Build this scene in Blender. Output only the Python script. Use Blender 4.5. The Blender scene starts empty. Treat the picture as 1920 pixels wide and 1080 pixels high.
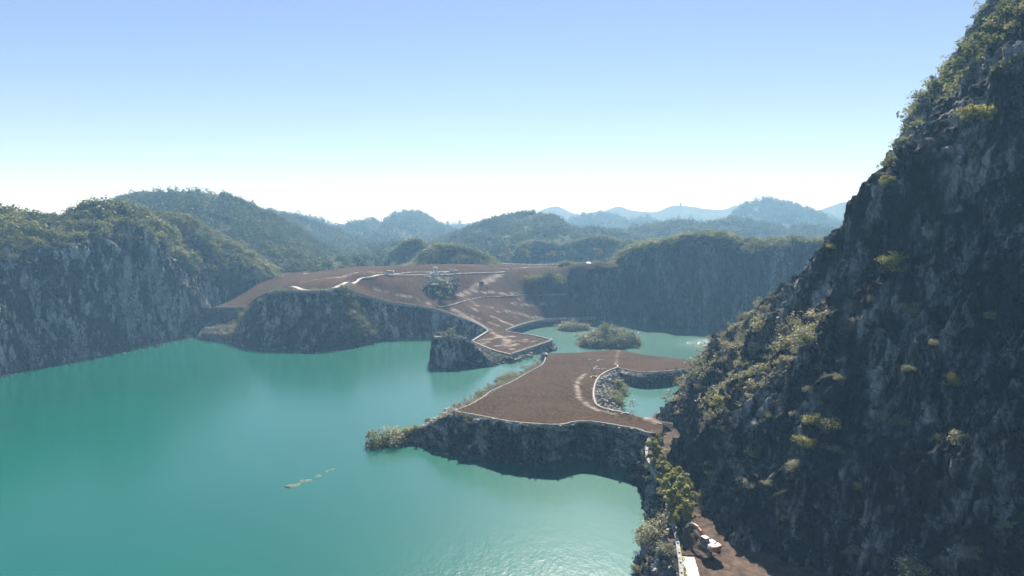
import bpy, bmesh, math, random
import numpy as np
from mathutils import Vector, Matrix
from mathutils.geometry import delaunay_2d_cdt

random.seed(7)
RNG = np.random.default_rng(11)
SC = bpy.context.scene
COL = SC.collection
R = math.radians

# ---------------------------------------------------------------- camera, sky, sun, exposure
H = 55.0                      # drone height above the lake
HAZE = 0.00038
F = 1280.0                    # focal length in pixels of a 1920 wide frame
PITCH = math.atan(100 / F)
cd = bpy.data.cameras.new('camera'); cam = bpy.data.objects.new('camera', cd); COL.objects.link(cam)
cam.location = (0, 0, H); cam.rotation_euler = (math.pi / 2 - PITCH, 0, 0)
cd.sensor_width = 36; cd.lens = 36 * F / 1920; cd.clip_start = 0.5; cd.clip_end = 40000
SC.camera = cam

SUN_AZ, SUN_EL = R(7), R(46)
w = bpy.data.worlds.new('World'); SC.world = w; w.use_nodes = True
nt = w.node_tree; bg = nt.nodes['Background']
sky = nt.nodes.new('ShaderNodeTexSky'); sky.sky_type = 'NISHITA'; sky.sun_disc = False
sky.sun_elevation = SUN_EL; sky.sun_rotation = SUN_AZ
sky.altitude = 600; sky.air_density = 1.0; sky.dust_density = 0.1; sky.ozone_density = 1.6
tn = nt.nodes.new('ShaderNodeMix'); tn.data_type = 'RGBA'; tn.blend_type = 'MULTIPLY'; tn.inputs['Factor'].default_value = 1
nt.links.new(sky.outputs[0], tn.inputs['A']); tn.inputs['B'].default_value = (1.0, .945, 1.02, 1)   # slightly cooler, less green air
nt.links.new(tn.outputs['Result'], bg.inputs[0]); bg.inputs[1]. default_value = 0.048

sd = bpy.data.lights.new('sun', 'SUN'); sd.energy = 5.0; sd.angle = R(0.5); sd.color = (1, 0.96, 0.9)
sun = bpy.data.objects.new('sun', sd); COL.objects.link(sun)
sdir = Vector((math.sin(SUN_AZ) * math.cos(SUN_EL), math.cos(SUN_AZ) * math.cos(SUN_EL), math.sin(SUN_EL)))
sun.rotation_euler = sdir.to_track_quat('Z', 'Y').to_euler(); sun.location = (0, 0, 300)

SC.view_settings.view_transform = 'Standard'; SC.view_settings.look = 'None'
SC.view_settings.exposure = 1.42; SC.view_settings.gamma = 1
SC.render.engine = 'CYCLES'
SC.cycles.use_denoising = True; SC.cycles.use_adaptive_sampling = False
SC.cycles.max_bounces = 6; SC.cycles.diffuse_bounces = 2; SC.cycles.glossy_bounces = 3
SC.cycles.transparent_max_bounces = 8; SC.cycles.volume_bounces = 0; SC.cycles.transmission_bounces = 2
SC.cycles.sample_clamp_indirect = 6

# ---------------------------------------------------------------- pixel -> world
cp, sp_ = math.cos(PITCH), math.sin(PITCH)
def ray(px, py):
    a = (px - 960) / F; b = (540 - py) / F
    return np.array([a, cp + b * sp_, -sp_ + b * cp])
def G(px, py, z=0.0):
    d = ray(px, py); t = (z - H) / d[2]
    return (float(d[0] * t), float(d[1] * t), float(z))
def D(px, py, y):
    d = ray(px, py); t = y / d[1]
    return (float(d[0] * t), float(y), float(H + d[2] * t))

# ---------------------------------------------------------------- noise
_p = np.random.default_rng(3).permutation(256); _p = np.concatenate([_p, _p, _p])
_g = np.random.default_rng(4).normal(size=(256, 3)); _g /= np.linalg.norm(_g, axis=1)[:, None]
def pnoise(P):
    P = np.asarray(P, dtype=np.float64)
    i = np.floor(P).astype(np.int64); f = P - i; i &= 255
    u = f * f * f * (f * (f * 6 - 15) + 10)
    out = np.zeros(P.shape[:-1])
    for dx in (0, 1):
        wx = u[..., 0] if dx else 1 - u[..., 0]
        for dy in (0, 1):
            wy = u[..., 1] if dy else 1 - u[..., 1]
            for dz in (0, 1):
                wz = u[..., 2] if dz else 1 - u[..., 2]
                h = _p[(_p[(_p[(i[..., 0] + dx) & 255] + i[..., 1] + dy) & 255] + i[..., 2] + dz) & 255]
                g = _g[h]
                out += wx * wy * wz * (g[..., 0] * (f[..., 0] - dx) + g[..., 1] * (f[..., 1] - dy) + g[..., 2] * (f[..., 2] - dz))
    return out * 1.5
def fbm(P, n=4, gain=.5):
    P = np.asarray(P, float); a = 1; s = 0; t = 0
    for k in range(n):
        s = s + a * pnoise(P + 17.3 * k); t += a; a *= gain; P = P * 2.03
    return s / t
def ridged(P, n=4):
    P = np.asarray(P, float); a = 1; s = 0; t = 0
    for k in range(n):
        s = s + a * (1 - 2.2 * np.abs(pnoise(P + 9.1 * k))); t += a; a *= .5; P = P * 2.07
    return s / t

# ---------------------------------------------------------------- object helpers
def tag(o, label=None, cat=None, group=None, kind=None):
    if label: o['label'] = label
    if cat: o['category'] = cat
    if group: o['group'] = group
    if kind: o['kind'] = kind
    return o
def link(name, me, mat=None, parent=None):
    o = bpy.data.objects.new(name, me); COL.objects.link(o)
    if mat and not me.materials: me.materials.append(mat)
    if parent: o.parent = parent
    return o
def empty(name, loc, rz=0, **k):
    o = bpy.data.objects.new(name, None); COL.objects.link(o); o.location = loc; o.rotation_euler = (0, 0, rz)
    o.empty_display_size = .3
    return tag(o, **k)
def mesh_np(name, V, Fc, smooth=False, tint=None):
    V = np.asarray(V, dtype=np.float32).reshape(-1, 3); Fc = np.asarray(Fc, dtype=np.int32)
    me = bpy.data.meshes.new(name); n = Fc.shape[1]
    me.vertices.add(len(V)); me.vertices.foreach_set('co', V.ravel())
    me.loops.add(Fc.size); me.loops.foreach_set('vertex_index', Fc.ravel())
    me.polygons.add(len(Fc)); me.polygons.foreach_set('loop_start', np.arange(0, Fc.size, n, dtype=np.int32))
    me.polygons.foreach_set('loop_total', np.full(len(Fc), n, dtype=np.int32))
    me.update(calc_edges=True)
    me.polygons.foreach_set('use_smooth', np.full(len(Fc), bool(smooth)))
    if tint is not None:
        at = me.attributes.new('tint', 'FLOAT', 'POINT'); at.data.foreach_set('value', np.asarray(tint, dtype=np.float32))
    me.validate(); me.update()
    return me
def copy_tree(o, parent=None):
    c = o.copy(); COL.objects.link(c)
    if parent: c.parent = parent
    for ch in o.children: copy_tree(ch, c)
    return c

# ---------------------------------------------------------------- materials
def newmat(name):
    m = bpy.data.materials.new(name); m.use_nodes = True
    n = m.node_tree; n.nodes.clear(); return m, n
def nd(n, t, **k):
    x = n.nodes.new(t)
    for a, b in k.items():
        if a.startswith('i_'):
            key = a[2:]; key = int(key) if key.isdigit() else key
            x.inputs[key].default_value = b
        else: setattr(x, a, b)
    return x
def ramp(n, fac, stops, interp='LINEAR'):
    r = n.nodes.new('ShaderNodeValToRGB'); cr = r.color_ramp; cr.interpolation = interp
    while len(cr.elements) < len(stops): cr.elements.new(0.5)
    for e, (p, c) in zip(cr.elements, stops):
        e.position = p; e.color = (*c, 1) if len(c) == 3 else c
    n.links.new(fac, r.inputs[0]); return r.outputs[0]
def noise(n, vec, scale, detail=4, rough=.55, dist=0):
    x = nd(n, 'ShaderNodeTexNoise'); x.inputs['Scale'].default_value = scale
    x.inputs['Detail'].default_value = detail; x.inputs['Roughness'].default_value = rough; x.inputs['Distortion'].default_value = dist
    n.links.new(vec, x.inputs['Vector']); return x.outputs['Fac']
def mapping(n, vec, scale=(1, 1, 1), rot=(0, 0, 0)):
    m = nd(n, 'ShaderNodeMapping'); m.inputs['Scale'].default_value = scale; m.inputs['Rotation'].default_value = rot
    n.links.new(vec, m.inputs[0]); return m.outputs[0]
def mixc(n, fac, a, b, mode='MIX'):
    m = nd(n, 'ShaderNodeMix', data_type='RGBA', blend_type=mode)
    for s, v in ((m.inputs['Factor'], fac), (m.inputs['A'], a), (m.inputs['B'], b)):
        if isinstance(v, (int, float)): s.default_value = v
        elif isinstance(v, tuple): s.default_value = (*v, 1)
        else: n.links.new(v, s)
    return m.outputs['Result']
def mth(n, op, a, b=None, clamp=False):
    m = nd(n, 'ShaderNodeMath', operation=op, use_clamp=clamp)
    for k, v in enumerate((a, b)):
        if v is None: continue
        if isinstance(v, (int, float)): m.inputs[k].default_value = v
        else: n.links.new(v, m.inputs[k])
    return m.outputs[0]
def bump(n, h, strength, dist):
    b = nd(n, 'ShaderNodeBump'); b.inputs['Strength'].default_value = strength; b.inputs['Distance'].default_value = dist
    n.links.new(h, b.inputs['Height']); return b.outputs[0]
def finish(n, col, rough=.9, normal=None, spec=.25, metal=0):
    p = nd(n, 'ShaderNodeBsdfPrincipled'); o = nd(n, 'ShaderNodeOutputMaterial')
    if isinstance(col, tuple): p.inputs['Base Color'].default_value = (*col, 1)
    else: n.links.new(col, p.inputs['Base Color'])
    p.inputs['Roughness'].default_value = rough; p.inputs['Specular IOR Level'].default_value = spec; p.inputs['Metallic'].default_value = metal
    if normal: n.links.new(normal, p.inputs['Normal'])
    n.links.new(p.outputs[0], o.inputs[0]); return p

def rock_mat(name, dark, mid, light, veg, veg_amt=.5, s=1.0, strata=(0, 0, 0), light_pos=.66, stretch=(1, 1, .28)):
    m, n = newmat(name); g = nd(n, 'ShaderNodeNewGeometry'); pos = g.outputs['Position']
    a = noise(n, pos, .05 * s, 6, .6); b = noise(n, mapping(n, pos, stretch, strata), .35 * s, 7, .65, .6)
    c = noise(n, pos, 1.3 * s, 6, .7)
    b2 = noise(n, mapping(n, pos, stretch, strata), .09 * s, 5, .6, .8)
    bb = mth(n, 'ADD', mth(n, 'MULTIPLY', b, .5), mth(n, 'MULTIPLY', b2, .5))
    base = ramp(n, bb, [(.38, dark), (.5, mid), (light_pos - .03, light)])
    base = mixc(n, ramp(n, a, [(.35, (0, 0, 0)), (.65, (1, 1, 1))]), mixc(n, .6, base, dark), base)
    base = mixc(n, .55, base, ramp(n, c, [(.3, (.35, .35, .35)), (.7, (1.5, 1.5, 1.5))]), 'MULTIPLY')
    iron = noise(n, mapping(n, pos, (1, 1, .4)), .12 * s, 3)
    base = mixc(n, ramp(n, iron, [(.6, (0, 0, 0)), (.75, (.28, .28, .28))]), base, (.10, .075, .055))
    sep = nd(n, 'ShaderNodeSeparateXYZ'); n.links.new(g.outputs['Normal'], sep.inputs[0])
    v = noise(n, pos, .16 * s, 5, .65)
    vm = mth(n, 'ADD', mth(n, 'MULTIPLY', sep.outputs[2], .55), v)
    vm = ramp(n, vm, [(.98 - veg_amt * .5, (0, 0, 0)), (1.08 - veg_amt * .5, (1, 1, 1))])
    vc = ramp(n, noise(n, pos, .9 * s, 4), [(.3, tuple(x * .6 for x in veg)), (.7, tuple(x * 1.5 for x in veg))])
    col = mixc(n, vm, base, vc)
    hgt = mth(n, 'ADD', mth(n, 'MULTIPLY', b, 1.0), mth(n, 'MULTIPLY', c, .45))
    # joints: crevice shade painted dark between broken blocks, at two sizes, following the bedding
    wp = nd(n, 'ShaderNodeVectorMath', operation='ADD'); nv_ = nd(n, 'ShaderNodeTexNoise'); nv_.inputs['Scale'].default_value = .5 * s; nv_.inputs['Detail'].default_value = 3
    n.links.new(pos, nv_.inputs['Vector']); sc3 = nd(n, 'ShaderNodeVectorMath', operation='SCALE'); n.links.new(nv_.outputs['Color'], sc3.inputs[0]); sc3.inputs['Scale'].default_value = 2.2 / s
    n.links.new(pos, wp.inputs[0]); n.links.new(sc3.outputs[0], wp.inputs[1])
    for sz, amt in ((.28, .55), (.95, .35)):
        vo = nd(n, 'ShaderNodeTexVoronoi', feature='DISTANCE_TO_EDGE'); vo.inputs['Scale'].default_value = sz * s
        n.links.new(mapping(n, wp.outputs[0], (1, 1, .45), strata), vo.inputs['Vector'])
        cr = ramp(n, vo.outputs['Distance'], [(0, (0, 0, 0)), (.09, (1, 1, 1))])
        col = mixc(n, mth(n, 'MULTIPLY', mth(n, 'SUBTRACT', 1.0, cr), amt), col, tuple(x * .35 for x in dark))
        hgt = mth(n, 'ADD', hgt, mth(n, 'MULTIPLY', cr, .35))
    finish(n, col, .9, bump(n, hgt, .9, .7 / s), .08)
    return m

def leaf_mat(name, stops, trans=.45):
    m, n = newmat(name)
    at = nd(n, 'ShaderNodeAttribute', attribute_name='tint')
    g = nd(n, 'ShaderNodeNewGeometry')
    nz = noise(n, g.outputs['Position'], .5, 2)
    f = mth(n, 'ADD', mth(n, 'MULTIPLY', at.outputs['Fac'], .75), mth(n, 'MULTIPLY', nz, .25))
    col = ramp(n, f, stops)
    d = nd(n, 'ShaderNodeBsdfDiffuse'); t = nd(n, 'ShaderNodeBsdfTranslucent'); mx = nd(n, 'ShaderNodeMixShader'); o = nd(n, 'ShaderNodeOutputMaterial')
    gl = nd(n, 'ShaderNodeBsdfGlossy'); gl.inputs['Roughness'].default_value = .45; gl.inputs['Color'].default_value = (.8, .8, .75, 1)
    mx2 = nd(n, 'ShaderNodeMixShader'); mx2.inputs[0].default_value = .02
    n.links.new(col, d.inputs[0]); n.links.new(mixc(n, 1.0, col, (1.25, 1.2, .8), 'MULTIPLY'), t.inputs[0])
    mx.inputs[0].default_value = trans
    n.links.new(d.outputs[0], mx.inputs[1]); n.links.new(t.outputs[0], mx.inputs[2])
    n.links.new(mx.outputs[0], mx2.inputs[1]); n.links.new(gl.outputs[0], mx2.inputs[2]); n.links.new(mx2.outputs[0], o.inputs[0])
    return m

def plain(name, col, rough=.8, spec=.3, metal=0, nscale=None, var=.25, bd=0.02):
    m, n = newmat(name)
    if nscale is None:
        finish(n, col, rough, None, spec, metal); return m
    g = nd(n, 'ShaderNodeNewGeometry'); f = noise(n, g.outputs['Position'], nscale, 5, .6)
    c = ramp(n, f, [(.3, tuple(x * (1 - var) for x in col)), (.7, tuple(min(1, x * (1 + var)) for x in col))])
    finish(n, c, rough, bump(n, f, .6, bd), spec, metal); return m

def soil_mat():
    m, n = newmat('ploughed_soil'); g = nd(n, 'ShaderNodeNewGeometry'); pos = g.outputs['Position']
    a = noise(n, pos, .045, 5, .6); b = noise(n, pos, 1.1, 8, .78); c = noise(n, pos, .3, 5, .7)
    at = nd(n, 'ShaderNodeAttribute', attribute_name='track')
    col = ramp(n, b, [(.34, (.012, .008, .005)), (.5, (.052, .035, .022)), (.70, (.165, .117, .077))])
    col = mixc(n, ramp(n, a, [(.40, (0, 0, 0)), (.60, (.75, .75, .75))]), col, mixc(n, b, (.03, .02, .013), (.13, .092, .066)))
    col = mixc(n, ramp(n, c, [(.58, (0, 0, 0)), (.8, (.45, .45, .45))]), col, (.11, .078, .054))
    sp = nd(n, 'ShaderNodeTexVoronoi'); sp.inputs['Scale'].default_value = .8; n.links.new(pos, sp.inputs['Vector'])
    st = mth(n, 'MULTIPLY', mth(n, 'LESS_THAN', sp.outputs['Distance'], .13), mth(n, 'GREATER_THAN', c, .55))
    col = mixc(n, mth(n, 'MULTIPLY', st, .7), col, (.34, .3, .25))
    rut = nd(n, 'ShaderNodeTexWave', wave_type='BANDS'); rut.inputs['Scale'].default_value = .13; rut.inputs['Distortion'].default_value = 22; rut.inputs['Detail'].default_value = 3; rut.inputs['Detail Scale'].default_value = .6; n.links.new(pos, rut.inputs['Vector'])
    col = mixc(n, mth(n, 'MULTIPLY', rut.outputs['Fac'], .3), col, (.05, .034, .026))
    col = mixc(n, mth(n, 'MULTIPLY', at.outputs['Fac'], .9), col, mixc(n, b, (.2, .17, .145), (.42, .38, .33)))
    finish(n, col, .95, bump(n, mth(n, 'ADD', mth(n, 'ADD', b, mth(n, 'MULTIPLY', rut.outputs['Fac'], .15)), mth(n, 'MULTIPLY', c, .8)), .9, .55), 0.0)
    return m

def water_mat():
    m, n = newmat('lake_water'); g = nd(n, 'ShaderNodeNewGeometry'); pos = g.outputs['Position']
    big = noise(n, pos, .006, 3); w1 = noise(n, mapping(n, pos, (1, .55, 1), (0, 0, .5)), .45, 4, .6); w2 = noise(n, mapping(n, pos, (1, .6, 1), (0, 0, -.3)), 1.6, 3, .6)
    sep = nd(n, 'ShaderNodeSeparateXYZ'); n.links.new(pos, sep.inputs[0])
    # a breeze ruffles the open pool beyond the peninsula and the foot of the right cliff
    def patch(cx, cy, r):
        v = nd(n, 'ShaderNodeVectorMath', operation='DISTANCE'); n.links.new(pos, v.inputs[0]); v.inputs[1].default_value = (cx, cy, 0)
        return mth(n, 'SUBTRACT', 1.0, mth(n, 'DIVIDE', v.outputs['Value'], r), clamp=True)
    br = mth(n, 'ADD', mth(n, 'MULTIPLY', patch(106, 342, 36), 2.1), mth(n, 'MULTIPLY', patch(-2, 98, 30), .35))
    wind = mth(n, 'ADD', br, mth(n, 'MULTIPLY', ramp(n, big, [(.42, (.25, .25, .25)), (.62, (1, 1, 1))]), .07))
    wind = mth(n, 'MINIMUM', wind, 3.0)
    hgt = mth(n, 'MULTIPLY', mth(n, 'ADD', mth(n, 'MULTIPLY', w1, 1.0), mth(n, 'MULTIPLY', w2, .35)), wind)
    col = mixc(n, ramp(n, big, [(.35, (0, 0, 0)), (.7, (1, 1, 1))]), (.0, .066, .044), (.0, .094, .066))
    p = finish(n, col, .215, bump(n, hgt, 1.0, .45), .5); p.inputs['IOR'].default_value = 1.55
    return m

M = {}
M['soil'] = soil_mat(); M['water'] = water_mat()
M['rock_near'] = rock_mat('dark_rock', (.007, .008, .010), (.046, .050, .055), (.46, .47, .48), (.03, .036, .018), .16, 1.3, (0, .6, .1), .64, (1, 1, .3))
M['rock_left'] = rock_mat('grey_cliff_rock', (.010, .011, .013), (.055, .057, .06), (.55, .55, .52), (.03, .036, .016), .3, 1.25, (0, 0, 0), .565)
M['rock_far'] = rock_mat('far_cliff_rock', (.018, .02, .023), (.05, .053, .056), (.34, .34, .33), (.03, .036, .016), .4, .8, (0, 0, 0), .66)
M['rock_front'] = rock_mat('bank_rock', (.016, .018, .019), (.06, .062, .06), (.55, .54, .5), (.05, .048, .028), .25, 1.1, (0, .5, 0), .565, (1, 1, .5))
M['rubble'] = rock_mat('pale_rubble', (.06, .055, .05), (.2, .19, .17), (.5, .48, .44), (.11, .1, .06), .3, 2.5, (0, 0, 0), .62, (1, 1, 1))
M['scree'] = rock_mat('white_scree', (.12, .12, .115), (.36, .355, .34), (.62, .61, .58), (.11, .1, .06), .1, 2.5, (0, 0, 0), .6, (1, 1, 1))
M['forest_floor'] = rock_mat('forest_floor', (.02, .03, .015), (.03, .042, .02), (.06, .07, .035), (.035, .05, .022), 1.2, .5)
M['leaf'] = leaf_mat('scrub_leaves', [(0, (0.032, 0.049, 0.020)), (.35, (0.072, 0.094, 0.038)), (.6, (0.145, 0.160, 0.065)), (.85, (0.246, 0.239, 0.109)), (1, (0.348, 0.319, 0.160))])
M['leaf_y'] = leaf_mat('yellow_green_leaves', [(0, (0.081, 0.095, 0.027)), (.4, (0.176, 0.189, 0.047)), (.7, (0.284, 0.270, 0.074)), (1, (0.405, 0.365, 0.121))], .4)
M['leaf_d'] = leaf_mat('forest_leaves', [(0, (0.018, 0.036, 0.015)), (.4, (0.042, 0.068, 0.027)), (.75, (0.083, 0.105, 0.042)), (1, (0.150, 0.165, 0.075))], .25)
M['leaf_g'] = leaf_mat('dry_shrub_leaves', [(0, (0.081, 0.081, 0.047)), (.4, (0.162, 0.162, 0.095)), (.7, (0.270, 0.257, 0.162)), (1, (0.432, 0.405, 0.284))], .3)
M['bark'] = plain('bark', (.09, .075, .06), .9, .1, nscale=3)
M['stone'] = plain('wall_stone', (.24, .225, .20), .9, .2, nscale=1.2, var=.5, bd=.15)
M['concrete'] = plain('concrete', (.42, .41, .40), .85, .2, nscale=.8, var=.3, bd=.04)
M['gravel'] = plain('gravel_path', (.40, .37, .33), .95, .1, nscale=1.0, var=.35, bd=.1)
M['earth'] = plain('brown_earth', (.075, .052, .036), .95, .1, nscale=.7, var=.6, bd=.5)

# ---------------------------------------------------------------- surfaces
def cr1(A, t):
    """Catmull-Rom along axis 0 of A at params t in [0, n-1]"""
    A = np.asarray(A, float); n = len(A)
    t = np.clip(t, 0, n - 1 - 1e-9); i = np.floor(t).astype(int); f = (t - i).reshape((-1,) + (1,) * (A.ndim - 1))
    Ap = np.concatenate([[2 * A[0] - A[1]], A, [2 * A[-1] - A[-2]]])
    p0, p1, p2, p3 = Ap[i], Ap[i + 1], Ap[i + 2], Ap[i + 3]
    return .5 * ((2 * p1) + (-p0 + p2) * f + (2 * p0 - 5 * p1 + 4 * p2 - p3) * f ** 2 + (-p0 + 3 * p1 - 3 * p2 + p3) * f ** 3)
def resample(P, step, closed=False):
    P = np.asarray(P, float)
    if closed: P = np.vstack([P, P[:1]])
    t = np.linspace(0, len(P) - 1, (len(P) - 1) * 12 + 1); Q = cr1(P, t)
    L = np.concatenate([[0], np.cumsum(np.linalg.norm(np.diff(Q, axis=0), axis=1))])
    n = max(2, int(L[-1] / step)); s = np.linspace(0, L[-1], n + 1)
    out = np.stack([np.interp(s, L, Q[:, k]) for k in range(Q.shape[1])], 1)
    return out[:-1] if closed else out
def grid_faces(nu, nv):
    a = (np.arange(nu - 1)[:, None] * nv + np.arange(nv - 1)[None]).ravel()
    return np.stack([a, a + 1, a + nv + 1, a + nv], 1)
def gnormals(P):
    du = np.gradient(P, axis=0); dv = np.gradient(P, axis=1); n = np.cross(du, dv)
    return n / (np.linalg.norm(n, axis=2, keepdims=True) + 1e-9)
class Surf:
    def __init__(s, P, N): s.P, s.N = P, N
    def area(s):
        P = s.P; return np.linalg.norm(np.cross(P[1:, :-1] - P[:-1, :-1], P[:-1, 1:] - P[:-1, :-1]), axis=2)
    def sample(s, n, mask=None):
        a = s.area(); c = (s.P[1:, 1:] + s.P[:-1, :-1]) / 2; nn = (s.N[1:, 1:] + s.N[:-1, :-1]) / 2
        if mask is not None: a = a * np.clip(mask(c, nn), 0, None)
        a = a.ravel(); k = RNG.choice(len(a), n, p=a / a.sum())
        i, j = np.unravel_index(k, c.shape[:2]); u = RNG.random((n, 1)); v = RNG.random((n, 1))
        p = s.P[i, j] * (1 - u) * (1 - v) + s.P[i + 1, j] * u * (1 - v) + s.P[i, j + 1] * (1 - u) * v + s.P[i + 1, j + 1] * u * v
        return p, nn[i, j]
def loft(name, cols, nu, nv, mat, disp=None, want=(0, -1, .3), kind='structure', smooth=False, vpow=None):
    """cols: list of columns, each a list of world points foot -> top"""
    A = np.asarray(cols, float)
    P = cr1(A, np.linspace(0, A.shape[0] - 1, nu))                       # nu, rows, 3
    P = np.swapaxes(cr1(np.swapaxes(P, 0, 1), np.linspace(0, A.shape[1] - 1, nv) if vpow is None else vpow), 0, 1)
    N = gnormals(P)
    flip = (N.reshape(-1, 3) @ np.array(want)).mean() < 0
    if flip: N = -N
    if disp is not None: P = P + N * disp(P)[..., None]
    N2 = gnormals(P); N2 = -N2 if flip else N2
    Fc = grid_faces(nu, nv); Fc = Fc[:, ::-1] if not flip else Fc
    me = mesh_np(name, P.reshape(-1, 3), Fc, smooth)
    o = link(name, me, mat); tag(o, kind=kind)
    return o, Surf(P, N2)

def rockd(a=(3, 1.8, .9, .4), vs=.45, dip=None, da=0.0, off=0.0, per=5.0, ribs=None, fall=None):
    if fall is not None:
        f_ = np.array(fall, float); f_ /= np.linalg.norm(f_); a_ = np.cross(f_, [0, 1, 0.]); a_ /= np.linalg.norm(a_); RM = np.stack([a_, np.cross(f_, a_), f_], 1)
    def f(P):
        S = np.array([1, 1, vs])
        Q = P + off; Q0 = Q
        if fall is not None: Q = Q @ RM
        d = a[0] * 1.7 * fbm(Q * [1, 1, .6] / 26, 3) + a[1] * ridged(Q * S / 9, 4) + a[2] * ridged(Q * S / 3.2 + 5, 3) + a[3] * fbm(Q / 1.1, 2)
        b = fbm(Q * S / 5 + 3, 2) * 3.5; d = d + a[2] * .9 * (b - np.floor(b) - .5) * (1 if a[2] else 0)
        Q = Q0
        if dip is not None:
            s = (Q @ np.array(dip)) / per + 1.3 * fbm(Q / 15, 3) + .25 * fbm(Q / 3, 2)
            fr = s - np.floor(s); d = d + da * (fr ** 2 - .4) * (.5 + .8 * np.clip(fbm(Q / 12 + 40, 2) + .5, 0, 1))
            s2 = s * 3.3 + fbm(Q / 5, 2); f2 = s2 - np.floor(s2); d = d + da * .4 * (f2 - .5)
        if ribs is not None:
            for amp, per_, skew in ribs:
                q = np.stack([(Q[..., 1] + skew * Q[..., 2] - .3 * Q[..., 0]) / per_ + 1.1 * fbm(Q / (per_ * 1.6) + per_, 3), Q[..., 2] / (per_ * 3.5) + .4, Q[..., 0] * 0 + per_], -1)
                d = d + amp * ridged(q, 2)
        return d - d.mean()
    return f

def tps(ctrl):
    C = np.asarray(ctrl, float); n = len(C); X = C[:, :2] / 100
    def U(r2): return np.where(r2 > 0, .5 * r2 * np.log(r2 + 1e-12), 0)
    K = U(((X[:, None] - X[None]) ** 2).sum(2)) + np.eye(n) * 1e-3
    Pm = np.c_[np.ones(n), X]; A = np.zeros((n + 3, n + 3)); A[:n, :n] = K; A[:n, n:] = Pm; A[n:, :n] = Pm.T
    wt = np.linalg.solve(A, np.r_[C[:, 2], np.zeros(3)])
    def f(xy):
        xy = np.asarray(xy, float) / 100; out = np.zeros(len(xy))
        for s in range(0, len(xy), 20000):
            b = xy[s:s + 20000]; out[s:s + 20000] = U(((b[:, None] - X[None]) ** 2).sum(2)) @ wt[:n] + np.c_[np.ones(len(b)), b] @ wt[n:]
        return out
    return f
def inside(xy, poly):
    x, y = xy[:, 0], xy[:, 1]; c = np.zeros(len(xy), bool); n = len(poly)
    for i in range(n):
        x1, y1 = poly[i][:2]; x2, y2 = poly[(i + 1) % n][:2]
        if y1 == y2: continue
        k = ((y1 > y) != (y2 > y)) & (x < (x2 - x1) * (y - y1) / (y2 - y1) + x1); c ^= k
    return c
def distpoly(xy, poly, closed=True):
    d = np.full(len(xy), 1e9); n = len(poly); P = np.asarray(poly)[:, :2]
    for i in range(n if closed else n - 1):
        a, b = P[i], P[(i + 1) % n]; ab = b - a; L = ab @ ab + 1e-9
        t = np.clip(((xy - a) @ ab) / L, 0, 1); d = np.minimum(d, np.hypot(*(xy - a - t[:, None] * ab).T))
    return d
def patch(name, outline, zf, spacing, mat, rough=.35, tracks=(), drop=None):
    """ground sheet inside a 3-D outline; zf gives the height of inner points"""
    O = np.asarray(outline, float)
    lo, hi = O[:, :2].min(0), O[:, :2].max(0)
    xs = np.arange(lo[0], hi[0], spacing); ys = np.arange(lo[1], hi[1], spacing)
    g = np.stack(np.meshgrid(xs, ys, indexing='ij'), -1).reshape(-1, 2) + RNG.uniform(-.3, .3, (len(xs) * len(ys), 2)) * spacing
    g = g[inside(g, O)]; db = distpoly(g, O[::2]); g = g[db > spacing * .6]; db = db[db > spacing * .6]
    z = zf(g); P3 = np.c_[g, z]
    z = z + rough * np.clip(db / 4, 0, 1) * (1.6 * fbm(P3 * [1, 1, 0] / 9, 3) + .5 * fbm(P3 * [1, 1, 0] / 2.2 + 7, 3))
    V2 = [Vector(p) for p in np.vstack([O[:, :2], g])]; nO = len(O)
    r = delaunay_2d_cdt(V2, [(i, (i + 1) % nO) for i in range(nO)], [list(range(nO))], 1, 1e-5)
    zz = np.r_[O[:, 2], z]; V = []
    for v, src in zip(r[0], r[3]): V.append((v.x, v.y, zz[src[0]] if src else float(zf(np.array([[v.x, v.y]]))[0])))
    Fc = np.array([f[:3] for f in r[2] if len(f) == 3]); V = np.array(V)
    a = V[Fc[:, 0], :2]; b = V[Fc[:, 1], :2]; c = V[Fc[:, 2], :2]
    cw = ((b[:, 0] - a[:, 0]) * (c[:, 1] - a[:, 1]) - (b[:, 1] - a[:, 1]) * (c[:, 0] - a[:, 0])) < 0
    Fc[cw] = Fc[cw][:, ::-1]
    me = mesh_np(name, V, Fc, True)
    tr = np.zeros(len(V))
    for line, wd in tracks:
        tr = np.maximum(tr, np.clip(1.4 - distpoly(V[:, :2], line, False) / wd, 0, 1))
    tr *= np.clip(.75 + fbm(V * [1, 1, 0] / 3, 2) * 1.2, 0, 1)
    at = me.attributes.new('track', 'FLOAT', 'POINT'); at.data.foreach_set('value', tr.astype(np.float32))
    o = link(name, me, mat); tag(o, kind='structure'); return o, V
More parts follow.
